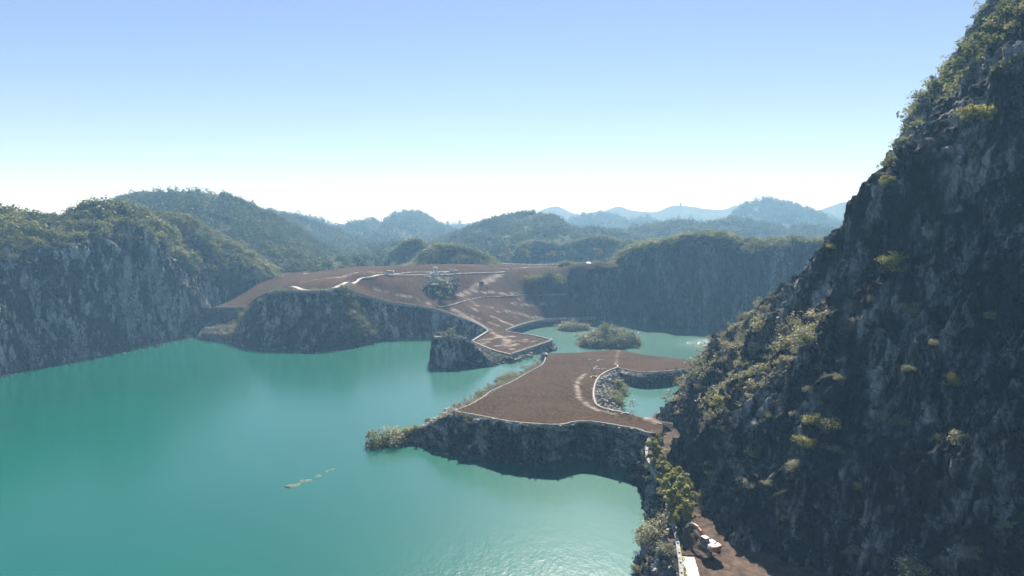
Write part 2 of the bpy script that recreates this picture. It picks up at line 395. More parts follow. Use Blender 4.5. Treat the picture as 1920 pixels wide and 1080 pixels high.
def ribbon(name, line, width, height, mat, zoff=0.0, lift=0.0, jag=0.0, seed=0, **k):
    """a low wall or strip along a 3-D line (closed box section)"""
    L = np.asarray(line, float); t = np.gradient(L[:, :2], axis=0); t /= np.linalg.norm(t, axis=1)[:, None] + 1e-9
    nrm = np.c_[t[:, 1], -t[:, 0]]; rg = np.random.default_rng(seed)
    rows = []
    for i in range(len(L)):
        j = rg.uniform(-jag, jag, 6); hw = width / 2
        a = L[i, :2] - nrm[i] * (hw + j[0] * .5); b = L[i, :2] + nrm[i] * (hw + j[1] * .5); z = L[i, 2] + zoff
        zt = z + height + j[2] * .6
        rows.append([(*a, z - lift), (*a, zt), (*b, zt + j[3] * .3), (*b, z - lift)])
    V = np.array(rows); n = len(V); Fs = []
    for i in range(n - 1):
        for q in range(4):
            Fs.append((i * 4 + q, i * 4 + (q + 1) % 4, (i + 1) * 4 + (q + 1) % 4, (i + 1) * 4 + q))
    Fs += [(0, 3, 2, 1), (n * 4 - 4, n * 4 - 3, n * 4 - 2, n * 4 - 1)]
    o = link(name, mesh_np(name, V.reshape(-1, 3), np.array(Fs)[:, ::-1]), mat); return tag(o, **k) if k else o

# ---------------------------------------------------------------- foliage
def clump_template(n, leaf, seed, squash=.8, lobes=5, shell=.55, droop=0.0):
    """leaf quads spread through a lumpy volume of radius about 1"""
    rg = np.random.default_rng(seed)
    C = rg.normal(size=(lobes, 3)) * [.42, .42, .3]; C[0] = 0; rr = rg.uniform(.4, .7, lobes)
    k = rg.integers(0, lobes, n); d = rg.normal(size=(n, 3)); d /= np.linalg.norm(d, axis=1)[:, None]
    rad = (shell + (1 - shell) * rg.random(n)) ** 1.0
    p = C[k] + d * (rr[k] * rad)[:, None]; p[:, 2] = p[:, 2] * squash + .45 * squash; p[:, 2] = np.maximum(p[:, 2], -.12)
    nrm = d * .6 + rg.normal(size=(n, 3)) * .5 + [0, 0, .75]; nrm /= np.linalg.norm(nrm, axis=1)[:, None]
    a = np.cross(nrm, rg.normal(size=(n, 3))); a /= np.linalg.norm(a, axis=1)[:, None]; b = np.cross(nrm, a)
    L = leaf * rg.uniform(.6, 1.3, (n, 1)); W = L * rg.uniform(.45, .8, (n, 1))
    V = np.stack([p - a * L, p - b * W * .8 + nrm * L * .15, p + a * L, p + b * W], 1)
    return V                                                             # n,4,3
def rotz(V, a):
    c, s = math.cos(a), math.sin(a); return V @ np.array([[c, s, 0], [-s, c, 0], [0, 0, 1]])
def scatter(name, pts, scl, temps, mat, tint=None, up=None, parent=None, **k):
    pts = np.asarray(pts, float); n = len(pts); scl = np.asarray(scl, float)
    if scl.ndim == 1: scl = np.repeat(scl[:, None], 3, 1)
    if tint is None: tint = RNG.random(n)
    T = [rotz(t, a) for t in temps for a in np.linspace(0, 2 * math.pi, 6)[:-1]]
    which = RNG.integers(0, len(T), n); out = []; ti = []
    for q in range(len(T)):
        s = np.nonzero(which == q)[0]
        if not len(s): continue
        t = T[q].reshape(-1, 3); V = t[None] * scl[s][:, None] + pts[s][:, None]
        out.append(V.reshape(-1, 3)); lv = RNG.random((len(s), len(t) // 4)) * .5 + tint[s][:, None] * .7 - .1
        ti.append(np.repeat(lv.ravel(), 4))
    V = np.concatenate(out); Fc = np.arange(len(V)).reshape(-1, 4)
    o = link(name, mesh_np(name, V, Fc, False, np.clip(np.concatenate(ti), 0, 1)), mat, parent); return tag(o, **k) if k else o
TF = [clump_template(46, .22, 100 + i, 1.0, 4) for i in range(5)]        # far trees
TM = [clump_template(95, .15, 200 + i, .8, 6) for i in range(6)]         # middle distance scrub
TN = [clump_template(1300, .07, 300 + i, .75, 10, .3) for i in range(6)] # near shrubs
TG = [clump_template(26, .3, 400 + i, .45, 3, .3) for i in range(4)]     # low cover

def tube(P, rad, sides=6):
    P = np.asarray(P, float); t = np.gradient(P, axis=0); t /= np.linalg.norm(t, axis=1)[:, None] + 1e-9
    ref = np.array([.3, .9, .1]); a = np.cross(t, ref); a /= np.linalg.norm(a, axis=1)[:, None]; b = np.cross(t, a)
    an = np.linspace(0, 2 * math.pi, sides, endpoint=False)
    V = P[:, None] + (np.cos(an)[None, :, None] * a[:, None] + np.sin(an)[None, :, None] * b[:, None]) * np.asarray(rad)[:, None, None]
    n = len(P); Fs = [(i * sides + q, i * sides + (q + 1) % sides, (i + 1) * sides + (q + 1) % sides, (i + 1) * sides + q) for i in range(n - 1) for q in range(sides)]
    return V.reshape(-1, 3), np.array(Fs)
def tubes_mesh(name, parts):
    Vs, Fs, o = [], [], 0
    for V, Fc in parts: Vs.append(V); Fs.append(Fc + o); o += len(V)
    return mesh_np(name, np.concatenate(Vs), np.concatenate(Fs), True)
def tree_meshes(seed, h, cr, ch, leaf, nleaf, lean=.1, trunk_r=None, blobs=9, flat=1.0):
    """trunk+limbs mesh, crown mesh, base at origin"""
    rg = np.random.default_rng(seed); tr = trunk_r or h * .022
    base = np.array([0, 0, -.4]); top = np.array([rg.normal() * lean * h, rg.normal() * lean * h, h * .88])
    z = np.linspace(0, 1, 7)[:, None]; line = base + (top - base) * z + np.c_[np.sin(z * 4) * .02 * h, np.cos(z * 3) * .015 * h, z * 0]
    parts = [tube(line, np.linspace(tr, tr * .25, 7))]; cr_pts = []
    z0 = h - ch
    for k in range(blobs):
        f = rg.uniform(.0, 1); zz = z0 + ch * f; prof = math.sin(math.pi * (0.18 + .74 * f)) ** .8
        a = k * 2.4 + rg.uniform(-.4, .4); r = cr * prof * rg.uniform(.45, .85)
        s = line[min(6, max(1, int((zz - .2 * ch) / h * 6.8)))]; e = np.array([s[0] + math.cos(a) * r, s[1] + math.sin(a) * r, zz])
        mid = (s + e) / 2 + [0, 0, -.05 * h]; parts.append(tube([s, mid, e], [tr * .4, tr * .28, tr * .1], 4))
        cr_pts.append((e, cr * rg.uniform(.34, .55)))
    cr_pts.append((line[-1] + [0, 0, .04 * h], cr * .4))
    V = []; ti = []
    per = max(12, nleaf // len(cr_pts))
    for e, rr in cr_pts:
        t = clump_template(per, leaf / rr, int(rg.integers(1e6)), .8 * flat, 4, .3); V.append(t.reshape(-1, 3) * rr + e - [0, 0, .3 * rr])
        ti.append(np.repeat(np.clip(rg.random(per) * .6 + rg.uniform(0, .5), 0, 1), 4))
    V = np.concatenate(V)
    return tubes_mesh('trunk', parts), mesh_np('crown', V, np.arange(len(V)).reshape(-1, 4), False, np.concatenate(ti))
def tree_thing(name, meshes, loc, mat, s=1, rz=0, **k):
    e = empty(name, loc, rz, **k); e.scale = (s, s, s)
    link('trunk', meshes[0], M['bark'], e); link('crown', meshes[1], mat, e); return e

# ================================================================ SETTING
# water: one sheet
xs = np.linspace(-700, 800, 2); ys = np.linspace(-250, 520, 2)
me = mesh_np('water', [(x, y, 0) for x in xs for y in ys], [(0, 2, 3, 1)]); tag(link('water', me, M['water']), kind='structure')
# ground: one sheet, lake bed in front, valley floor behind, out to the horizon
gx = np.concatenate([np.linspace(-9000, -700, 24), np.linspace(-650, 650, 90), np.linspace(700, 9000, 24)])
gy = np.concatenate([np.linspace(-400, 420, 16), np.linspace(435, 700, 30), np.linspace(720, 2000, 60), np.linspace(2100, 12000, 30)])
X, Y = np.meshgrid(gx, gy, indexing='ij')
st = np.clip((Y - 455) / 60, 0, 1); st = st * st * (3 - 2 * st)
Z = -5 + 31 * st + 5 * fbm(np.stack([X / 220, Y / 220, X * 0], -1), 3) * st - np.clip((Y - 700) / 5000, 0, 1) * 15
gP = np.stack([X, Y, Z], -1)
tag(link('ground', mesh_np('ground', gP.reshape(-1, 3), grid_faces(*X.shape), True), M['forest_floor']), kind='structure')

# ---------------------------------------------------------------- foreground peninsula of bare soil
def PZ(px, py):
    """point of the gently tilted peninsula top seen at a pixel"""
    d = ray(px, py); a, b = 18.57, -.055                                # z = a + b*y
    t = (a - H) / (d[2] - b * d[1]); return (float(d[0] * t), float(d[1] * t), float(H + d[2] * t))
pl = [PZ(*p) for p in [(852, 771), (880, 760), (908, 744), (922, 733), (960, 716), (988, 700), (1018, 682), (1024, 665)]]
pfar = [PZ(*p) for p in [(1042, 662), (1085, 661), (1130, 658), (1162, 656), (1200, 664), (1250, 670), (1307, 677)]]
pbay = [PZ(*p) for p in [(1302, 690), (1270, 694), (1240, 697), (1205, 698), (1178, 694), (1158, 689), (1135, 699), (1120, 712), (1113, 735), (1117, 758), (1135, 768), (1180, 778), (1236, 788)]]
pfront = [PZ(*p) for p in [(1240, 812), (1215, 812), (1190, 804), (1150, 797), (1110, 791), (1080, 791), (1050, 797), (1000, 795), (950, 790), (905, 781), (875, 776)]]
pen = resample(pl + pfar + pbay + pfront, 1.0, True)
zpen = lambda xy: 18.57 - .055 * xy[:, 1] + .5 * fbm(np.c_[xy / 30, xy[:, :1] * 0], 2)
trk = [resample([PZ(*p) for p in q], 1.5)[:, :2] for q in
       [[(1098, 700), (1085, 712), (1082, 728), (1090, 748), (1110, 765), (1150, 776)], [(1160, 655), (1156, 670), (1158, 688)], [(1195, 772), (1215, 785), (1236, 795)]]]
patch('peninsula_soil', pen, zpen, 1.15, M['soil'], .28, [(trk[0], .5), (trk[1], .25), (trk[2], 1.2)])
fine = rockd((1.0, .9, .6, .25), .6, (.35, -.2, .9), .7, 11, 2.6)
def G2(px, py): return G(px, py, -1.2)
fcols = []
for fpt, tpt in [((775, 838), (790, 804)), ((820, 848), (832, 783)), ((850, 855), (852, 771)), ((900, 864), (890, 778.5)), ((950, 868), (950, 790)), ((1000, 870), (1000, 795)), ((1050, 870), (1050, 797)),
                 ((1100, 872), (1095, 791)), ((1150, 880), (1150, 797)), ((1195, 893), (1200, 807)), ((1215, 905), (1222, 812)), ((1235, 905), (1245, 811))]:
    f = np.array(G2(*fpt)); t = np.array({(790, 804): G(790, 804, 3.6), (832, 783): G(830, 782, 7.0)}.get(tpt, PZ(*tpt))); m1 = f + (t - f) * [.25, .25, .42]; m2 = f + (t - f) * [.62, .62, .8]
    fcols.append([f - [0, 1, 1], f, m1, m2, t - [0, .35, .12], t + [0, 2.2, -1.2]])
def fade(fn, lo=.0, hi=1.0):
    """displacement that dies out at the top and bottom rows"""
    def g(P):
        d = fn(P); nv = P.shape[1]; v = np.linspace(0, 1, nv); k = np.clip((hi - v) / .12, 0, 1) * np.clip((v - lo) / .08 + .4, 0, 1); return d * k[None]
    return g
front_o, front_s = loft('peninsula_bank', fcols, 420, 90, M['rock_front'], fade(rockd((2.4, 1.8, 1.0, .35), .6, (.45, -.2, .85), 1.2, 11, 3.2), 0, .78), (0, -1, .2))
# tail running out to the left
tc = []
for a, b, c, zz in [((684, 838), (686, 834), (688, 828), .3), ((700, 842), (702, 831), (704, 824), 1.0), ((730, 840), (735, 822), (748, 812), 1.8), ((775, 838), (790, 804), (790, 795), 3.6), ((815, 848), (828, 783), (825, 774), 7.2), ((845, 855), (856, 768), (862, 752), 9.0)]:
    f = np.array(G2(*a)); t = np.array(G(*b, zz)); s_ = np.array(G(*c, -1.2)); tc.append([f, f + (t - f) * [.5, .5, .8], t, t + (s_ - t) * [.5, .5, .55], s_])
tail_o, tail_s = loft('peninsula_tip', tc, 130, 50, M['rubble'], rockd((.5, .6, .5, .25), 1, None, 0, 3), (0, 0, 1))
# left bank between the soil and the lake
lb = resample(pl, 1.5); ls = resample([G(*p, -1.2) for p in [(845, 766), (868, 750), (892, 738), (925, 719), (962, 699), (990, 688), (1012, 677), (1022, 668)]], 1.5)
def bank(name, top, foot, nu, nv, mat, disp, want=(0, 0, 1), bulge=.25, inner=None):
    n = 24; tp = cr1(top, np.linspace(0, len(top) - 1, n)); ft = cr1(foot, np.linspace(0, len(foot) - 1, n)); cols = []
    for a, b in zip(tp, ft):
        m = (a + b) / 2; m[2] += bulge * (a[2] - b[2]); out = (b - a) * [1, 1, 0]; L = np.linalg.norm(out) + 1e-6
        cols.append([b + out / L * .5 - [0, 0, 1], b, m, a - [0, 0, .1], a - out / L * 2.0 - [0, 0, 1.3]])
    return loft(name, cols, nu, nv, mat, fade(disp, 0, .8), want)
bank('lake_bank', lb, ls, 160, 30, M['rubble'], rockd((.2, .5, .4, .25), 1, None, 0, 5), bulge=-.12)
# far shore of the soil
fs = resample([p for p in pfar], 2); _o = fs + [0, 4.5, 0]; _o[:, 2] = -1.2
bank('far_bank', fs, _o, 120, 14, M['rubble'], rockd((.2, .4, .3, .2), 1), (0, 1, 1))
# inner bay: pale rubble slope on the left, striped rock face at the back
bl = resample([pbay[5], pbay[6], pbay[7], pbay[8], pbay[9], pbay[10], pbay[11]], 1)
blf = resample([G(*p, -1.2) for p in [(1176, 716), (1184, 722), (1180, 734), (1174, 748), (1168, 765), (1176, 779), (1192, 783)]], 1)
bayl, bayl_s = bank('bay_slope', bl, blf, 110, 40, M['scree'], rockd((.5, .9, .8, .35), .8, (.5, .2, .8), .7, 2, 2.5), (1, 0, 1), .05)
br_ = resample([pbay[5], pbay[4], pbay[3], pbay[2], pbay[1], pbay[0]], 1); brf = resample([G(*p, -1.2) for p in [(1172, 716), (1185, 725), (1210, 719), (1240, 714.5), (1270, 712.5), (1300, 710)]], 1)
bayr, bayr_s = bank('bay_wall', br_, brf, 200, 44, M['rock_front'], rockd((.6, .8, .8, .3), .7, (.75, -.2, .6), 1.2, 6, 3.0), (0, -1, 1), .1)
bn = resample([pbay[11], pbay[12], PZ(1262, 792)], 1); bnf = bn + [1.5, 6, 0]; bnf[:, 2] = -1.2
bank('near_bay_bank', bn, bnf, 60, 12, M['rubble'], rockd((.2, .4, .3, .2), 1), (0, 1, 1))

# ---------------------------------------------------------------- middle plateau and stepped slopes
front = [(400, 577, 372), (455, 577, 368), (470, 566, 355), (500, 550, 345), (540, 546, 341), (600, 547, 339), (640, 541, 341), (680, 555, 352), (720, 566, 362), (760, 572, 366), (800, 578, 366),
         (830, 585, 364), (860, 596, 360), (890, 607, 354), (916, 622, 347), (886, 641, 320), (925, 657, 305), (960, 666, 295), (1000, 653, 311), (1031, 642, 321), (1034, 638, 326),
         (1000, 630, 338), (965, 625, 345), (948, 622, 352), (965, 615, 372), (990, 607, 392), (1015, 602, 405), (1050, 600, 412), (1085, 599, 415), (1118, 597, 420)]
right = [(1100, 582, 430), (1085, 569, 436), (1066, 555, 440), (1068, 530, 443), (1066, 506, 440), (1110, 504, 436), (1160, 500, 432)]
back = [(1162, 496, 480), (1165, 496, 540), (1100, 494, 560), (1000, 495.5, 565), (930, 493, 565), (860, 497, 540), (780, 499, 530), (700, 499, 530), (620, 500, 510), (540, 508, 475), (508, 516, 440), (480, 535, 410), (440, 560, 390)]
fw = [D(*p) for p in front]; rw = [D(*p) for p in right]; bw = [D(*p) for p in back]
inner = [(600, 540, 345), (650, 530, 356), (700, 519.5, 385), (730, 516, 400), (800, 516.5, 408), (860, 514, 425), (940, 510.5, 445), (903, 532, 420), (860, 556, 395), (700, 546, 375), (780, 552, 378), (820, 576.5, 372),
         (900, 559, 402), (980, 555, 425), (1000, 575, 415), (960, 590, 392), (900, 585, 372), (960, 535, 432), (1020, 530, 438), (1000, 640, 325), (930, 640, 325), (950, 612, 365), (1040, 585, 418), (560, 525, 400), (640, 512, 440), (620, 503, 480), (470, 560, 380), (1100, 498.5, 470), (1100, 500.5, 445), (1140, 499, 445), (1150, 497.5, 465), (1120, 496.5, 500), (1080, 501, 448), (1150, 496, 510), (1060, 500, 460), (1000, 502, 480), (900, 497, 520)]
ctrl = [D(*p) for p in front + right + back + inner]
zmid = tps(ctrl)
dense = lambda A, s=1.6: resample(A, s)
midout = np.vstack([resample(fw[:15], 1.5)[:-1], resample(fw[14:18], 1.5)[:-1], resample(fw[17:21], 1.5)[:-1], resample(fw[20:24], 1.5)[:-1], resample(fw[23:], 1.5)[:-1], resample([fw[-1]] + rw, 2)[:-1], resample([rw[-1]] + bw + [fw[0]], 4)[:-1]])
def TP(px, py, d=370):
    """march a pixel ray onto the plateau surface"""
    y = 290.0; r = ray(px, py)
    ys_ = np.arange(290, 600, .5); pts = np.stack([r[0] * ys_ / r[1], ys_], 1); z = H + r[2] * ys_ / r[1]; h = zmid(pts)
    k = np.nonzero(z < h)[0]; k = k[0] if len(k) else len(ys_) - 1
    return (pts[k, 0], pts[k, 1], h[k])
tl = lambda *q: resample([TP(*p) for p in q], 1.5)[:, :2]
mtr = [(tl((945, 511), (925, 520), (903, 531), (880, 545), (862, 554)), 1.6), (tl((950, 512), (932, 521), (912, 532)), .6),
       (tl((862, 554), (880, 563), (895, 573)), .5), (tl((875, 569), (893, 583)), .6), (tl((850, 580), (880, 597), (915, 618)), 1.3), (tl((920, 592), (950, 606), (975, 613)), .9),
       (tl((935, 585), (965, 603)), .4), (tl((945, 583), (975, 600)), .4), (tl((925, 625), (945, 638), (950, 650)), 1.0), (tl((935, 628), (955, 640), (960, 655)), .6),
       (tl((930, 650), (960, 640), (990, 636)), .5), (tl((905, 645), (935, 632), (965, 630)), .5), (tl((940, 655), (975, 642), (1000, 640)), .4), (tl((960, 574), (975, 560), (985, 545)), .3),
       (tl((892, 640), (920, 634), (945, 628)), .4), (tl((700, 541), (760, 556), (810, 572)), .5), (tl((870, 588), (905, 600), (935, 611)), .5), (tl((880, 546), (930, 550), (985, 546)), .6), (tl((955, 568), (1000, 572), (1045, 566)), .5), (tl((900, 574), (940, 580), (985, 592), (1020, 596)), .6), (tl((560, 530), (620, 522), (700, 508)), .8), (tl((640, 512), (690, 510), (730, 511)), .5)]
patch('plateau_soil', midout, zmid, 2.0, M['soil'], .45, mtr)
def skirt(name, top, off, foot_z, nu, nv, mat, disp, side=1, want=(0, -1, .2)):
    A = resample(top, 2.0); t = np.gradient(A[:, :2], axis=0); t /= np.linalg.norm(t, axis=1)[:, None]; nn = np.c_[t[:, 1], -t[:, 0]] * side
    k = np.linspace(0, len(A) - 1, 30); A2 = cr1(A, k); n2 = cr1(nn, k); cols = []
    for a, b in zip(A2, n2):
        o3 = np.array([b[0], b[1], 0]) * off; f = a + o3; f[2] = foot_z
        cols.append([f + [0, 0, -1], f, f + (a - f) * [.35, .35, .5], a - [0, 0, .15], a - o3 / off * 2.2 - [0, 0, 1.4]])
    return loft(name, cols, nu, nv, mat, fade(disp, 0, .8), want)
wall_o, wall_s = skirt('quarry_wall', fw[7:15], 5, -1.2, 220, 70, M['rock_left'], rockd((1.2, 1.0, .7, .3), .35), 1)
skirt('step_wall', [D(380, 577, 376)] + fw[0:3], 3, 6, 60, 24, M['earth'], rockd((.2, .4, .3, .2), 1), 1)
skirt('platform_bank', fw[14:18], 7, -1.2, 120, 26, M['rubble'], rockd((.3, .7, .6, .3), 1), 1)
skirt('platform_bank', fw[17:21], 3.0, -1.2, 80, 20, M['rubble'], rockd((.2, .4, .3, .2), 1), 1)
skirt('pond_bank', fw[20:30], 1.5, -1.2, 120, 12, M['earth'], rockd((.1, .2, .2, .1), 1), 1, (0, -1, .5))
skirt('slope_edge', [fw[-1]] + rw[:5], 7, -1.2, 80, 30, M['rock_far'], rockd((.5, .8, .6, .2), .6), 1, (1, 0, .4))

# rocky outcrop in the hollow under the road
oc = []
for f, t, b in [((784, 549, 386), (786, 541, 389), (788, 530, 397)), ((800, 552, 384), (802, 534, 389), (805, 522, 402)), ((812, 552, 384), (815, 529, 391), (817, 519.5, 405)), ((830, 545, 387), (834, 532, 394), (840, 520.5, 406)), ((850, 540, 393), (854, 531, 400), (860, 521, 410))]:
    f, t, b = map(np.array, (D(*f), D(*t), D(*b))); oc.append([f - [0, 0, 1.5], f, f + (t - f) * [.3, .3, .6], t, b, b + [0, 5, -2]])
oc_o, oc_s = loft('outcrop', oc, 110, 50, M['rock_front'], rockd((1.0, 1.2, .9, .3), .7), (0, -1, .6))

# ---------------------------------------------------------------- mound with a dark cliff face
mc = []
for f, m, t in [((428, 643), (436, 625, 352), (446, 612, 354)), ((448, 648), (456, 610, 349), (466, 580, 351)), ((480, 652), (484, 600, 346), (490, 557, 348)), ((520, 656), (520, 600, 342), (520, 548, 345)),
                ((562, 659), (562, 600, 337), (562, 547, 342)), ((606, 662), (612, 610, 334), (612, 548, 341)), ((628, 659), (630, 600, 333), (645, 543, 344)), ((655, 653), (656, 622, 333), (664, 562, 350)), ((688, 646), (690, 630, 341), (688, 592, 352)), ((722, 637), (720, 624, 354), (716, 606, 360))]:
    f = np.array(G2(*f)); m = np.array(D(*m)); t = np.array(D(*t)); mc.append([f - [0, 0, 1], f, m, t - [0, .5, .1], t + [0, 5, -1.5]])
mound_o, mound_s = loft('mound_cliff', mc, 330, 130, M['rock_left'], fade(rockd((2.2, 1.4, .9, .4), .4, None, 0, 31), 0, .85), (0, -1, .3))
# rubble beach at the mound's right foot
tb = [[np.array(G(*f, -1)), np.array(G(*m, z1)), np.array(D(*t))] for f, m, z1, t in [((605, 663), (602, 650), 1, (606, 632, 338)), ((640, 657), (640, 645), 1.2, (640, 622, 343)), ((680, 649), (680, 636), 1.5, (676, 612, 350)), ((712, 641), (712, 630), 1.5, (705, 612, 356)), ((732, 636), (730, 628), 1, (726, 615, 360))]]
beach_o, beach_s = loft('rubble_beach', tb, 120, 40, M['rubble'], rockd((.3, .6, .5, .3), 1, None, 0, 8), (0, -1, 1))
# shoulder of soil to the right of it
sh = [[np.array(G(*f, -1)), np.array(D(*m)), np.array(D(*t)), np.array(D(*b))] for f, m, t, b in [((690, 641), (690, 606, 356), (668, 572, 354), (672, 558, 360)), ((722, 637), (716, 603, 359), (700, 586, 360), (700, 570, 366)), ((742, 635), (745, 602, 361), (730, 583, 364), (730, 574, 368)), ((760, 634), (762, 595, 363), (758, 588, 366), (756, 580, 370))]]
sh_o, sh_s = loft('shoulder', sh, 90, 50, M['earth'], rockd((.4, .8, .6, .3), .8, None, 0, 18), (0, -1, 1))
# bench between left cliff and mound
bc = [[np.array(G(*f, -1)), np.array(D(*m)), np.array(D(*t))] for f, m, t in [((365, 640), (372, 628, 358), (385, 606, 372)), ((385, 640), (395, 625, 352), (405, 602, 370)), ((410, 646), (415, 625, 350), (425, 602, 368)), ((445, 648), (440, 622, 350), (450, 598, 366)), ((470, 648), (465, 615, 352), (475, 590, 366))]]
bench_o, bench_s = loft('bench', bc, 90, 50, M['rubble'], rockd((.5, .7, .5, .3), 1, None, 0, 21), (0, -1, 1))

# ---------------------------------------------------------------- rock stub standing in the lake
pc = []
for f, tf, tb_, b in [((806, 690), (810, 640, 285), (812, 632, 292), (806, 684)), ((812, 694), (816, 631, 283.5), (818, 627, 297), (826, 672)), ((840, 696.5), (842, 632, 282.5), (843, 628, 299), (845, 668)), ((868, 696), (868, 634, 283), (866, 632, 303), (870, 665)),
                      ((895, 695), (893, 655, 283), (885, 644, 316), (900, 662)), ((922, 693), (918, 675, 283.5), (912, 655, 308), (930, 665)), ((938, 691), (938, 687, 284), (945, 668, 296), (955, 668)), ((946, 690), (948, 688, 286), (965, 672, 292), (970, 670))]:
    f = np.array(G2(*f)); tf = np.array(D(*tf)); tb_ = np.array(D(*tb_)); b = np.array(G2(*b)); pc.append([f - [0, 0, 1], f, (f + tf) / 2 - [0, 1, 0], tf - [0, 0, .4], tf + [0, 1.2, .1], (tf + tb_) / 2, tb_, b])
stub_o, stub_s = loft('rock_stub', pc, 170, 120, M['rock_left'], rockd((.9, .8, .6, .25), .5, None, 0, 51), (0, -1, .5))

# ---------------------------------------------------------------- left cliff
lc = []
for f, bz, cz in [((-420, 760), (-400, 470, 12), (-400, 380, 50)), ((-200, 732), (-190, 472, 12), (-190, 392, 50)), ((0, 706), (0, 488, 10), (0, 408, 48)), ((62, 693), (68, 480, 10), (66, 420, 46)), ((130, 681), (130, 470, 8), (112, 419, 44)),
                  ((200, 669), (195, 452, 9), (190, 396, 38)), ((262, 656), (268, 452, 9), (252, 397, 36)), ((318, 643), (312, 480, 8), (308, 440, 34)), ((352, 637), (335, 492, 12), (345, 476, 30)), ((382, 632), (372, 508, 12), (380, 495, 26)), ((402, 624), (400, 520, 8), (408, 512, 20)), ((415, 612), (424, 538, 6), (432, 528, 14))]:
    f = np.array(G(*f, -1.2)); t = np.array(D(bz[0], bz[1], f[1] + bz[2])); c = np.array(D(cz[0], cz[1], f[1] + cz[2])); m = f + (t - f) * [.25, .25, .5]
    m2 = f + (t - f) * [.6, .6, .78]; b = c + [-14, 22, -9]
    lc.append([f - [0, 0, 1.2], f, m, m2, t, (t + c) / 2 + [0, 0, 1.2], c, b])
_rl = rockd((3.2, 2.0, 1.2, .45), .3, None, 0, 0, 5, [(5.0, 30, .15), (2.4, 12, .1)])
def lumpy(P, lo=.5):
    v = np.linspace(0, 1, P.shape[1])[None]; k = np.clip((v - lo - .06) / .08, 0, 1); return _rl(P) * (1 - .5 * k) + k * (3.2 * fbm(P / 9 + 3, 2) + 2.0 * fbm(P / 4.5, 2))
left_o, left_s = loft('left_cliff', lc, 760, 300, M['rock_left'], lumpy, (.5, -1, .3))
# ridge behind its right end
rc = []
for f, t, c in [((270, 520, 385), (280, 440, 392), (290, 407, 405)), ((310, 540, 388), (318, 432, 398), (332, 409, 412)), ((350, 560, 392), (355, 450, 402), (366, 420, 418)), ((390, 570, 398), (395, 478, 408), (405, 445, 425)), ((430, 570, 405), (435, 505, 412), (450, 470, 430)),
                ((470, 560, 412), (475, 520, 418), (485, 494, 436)), ((500, 545, 420), (505, 525, 425), (512, 512, 440)), ((520, 535, 425), (522, 528, 430), (526, 524, 442))]:
    f, t, c = map(np.array, (D(*f), D(*t), D(*c))); rc.append([f - [0, 0, 5], f, (f + t) / 2, t, c, c + [-8, 30, -12]])
ridge_o, ridge_s = loft('back_ridge', rc, 280, 130, M['rock_left'], lambda P: lumpy(P, .35), (.3, -1, .4))

# ---------------------------------------------------------------- far cliff on the right
rf = []
for f, t, c in [((1030, 598), (1046, 507, 8), (1046, 502, 22)), ((1110, 601), (1110, 507, 7), (1110, 501, 22)), ((1150, 604), (1150, 505, 7), (1152, 498, 24)), ((1170, 606), (1164, 492, 8), (1168, 480, 22)), ((1195, 608), (1186, 474, 9), (1186, 466, 24)), ((1240, 612), (1228, 462, 10), (1230, 455, 26)), ((1300, 617), (1292, 455, 10), (1296, 444, 26)), ((1350, 620), (1345, 455, 10), (1345, 441, 28)),
                ((1395, 623), (1392, 478, 10), (1392, 452, 30)), ((1440, 626), (1440, 474, 10), (1440, 455, 30)), ((1490, 629), (1490, 464, 10), (1490, 452, 30)), ((1550, 633), (1550, 466, 10), (1550, 459, 30)), ((1640, 640), (1640, 470, 10), (1640, 462, 30)), ((1760, 650), (1760, 470, 10), (1760, 460, 30))]:
    f = np.array(G(*f, -1.2)); t = np.array(D(t[0], t[1], f[1] + t[2])); c = np.array(D(c[0], c[1], f[1] + c[2])); m = f + (t - f) * [.3, .3, .5]
    rf.append([f - [0, 0, 1.2], f, m, t, c, c + [5, 60, -6]])
farc_o, farc_s = loft('far_cliff', rf, 520, 170, M['rock_far'], rockd((3.0, 2.0, 1.1, .4), .28, None, 0, 123), (0, -1, .3))

# ---------------------------------------------------------------- islands in the far pool
def island(name, cx, cy, ax, ay, h, seed, rot=0.0):
    u = np.linspace(-1.25, 1.25, 60); X_, Y_ = np.meshgrid(u, u, indexing='ij'); r = np.hypot(X_, Y_)
    c, s = math.cos(rot), math.sin(rot); xx = cx + X_ * ax * c - Y_ * ay * s; yy = cy + X_ * ax * s + Y_ * ay * c
    P = np.stack([xx, yy, X_ * 0], -1); z = h * (1 - r ** 2 + .5 * fbm(P / 7 + seed, 3)) - .2; P[..., 2] = np.maximum(z + (r < 1) * 1.6 * np.clip(fbm(P / 3.2 + seed * 2, 3), -.3, 1), -2)
    o = link(name, mesh_np(name, P.reshape(-1, 3), grid_faces(60, 60), False), M['rubble']); tag(o, kind='structure'); return o, Surf(P, gnormals(P))
i1 = G(1076, 620); isl1, isl1_s = island('island', i1[0], i1[1] + 4, 9.5, 6, 2.6, 3)
i2 = G(1146, 651); isl2, isl2_s = island('island', i2[0], i2[1] + 9, 16, 12, 5.0, 9, .1)

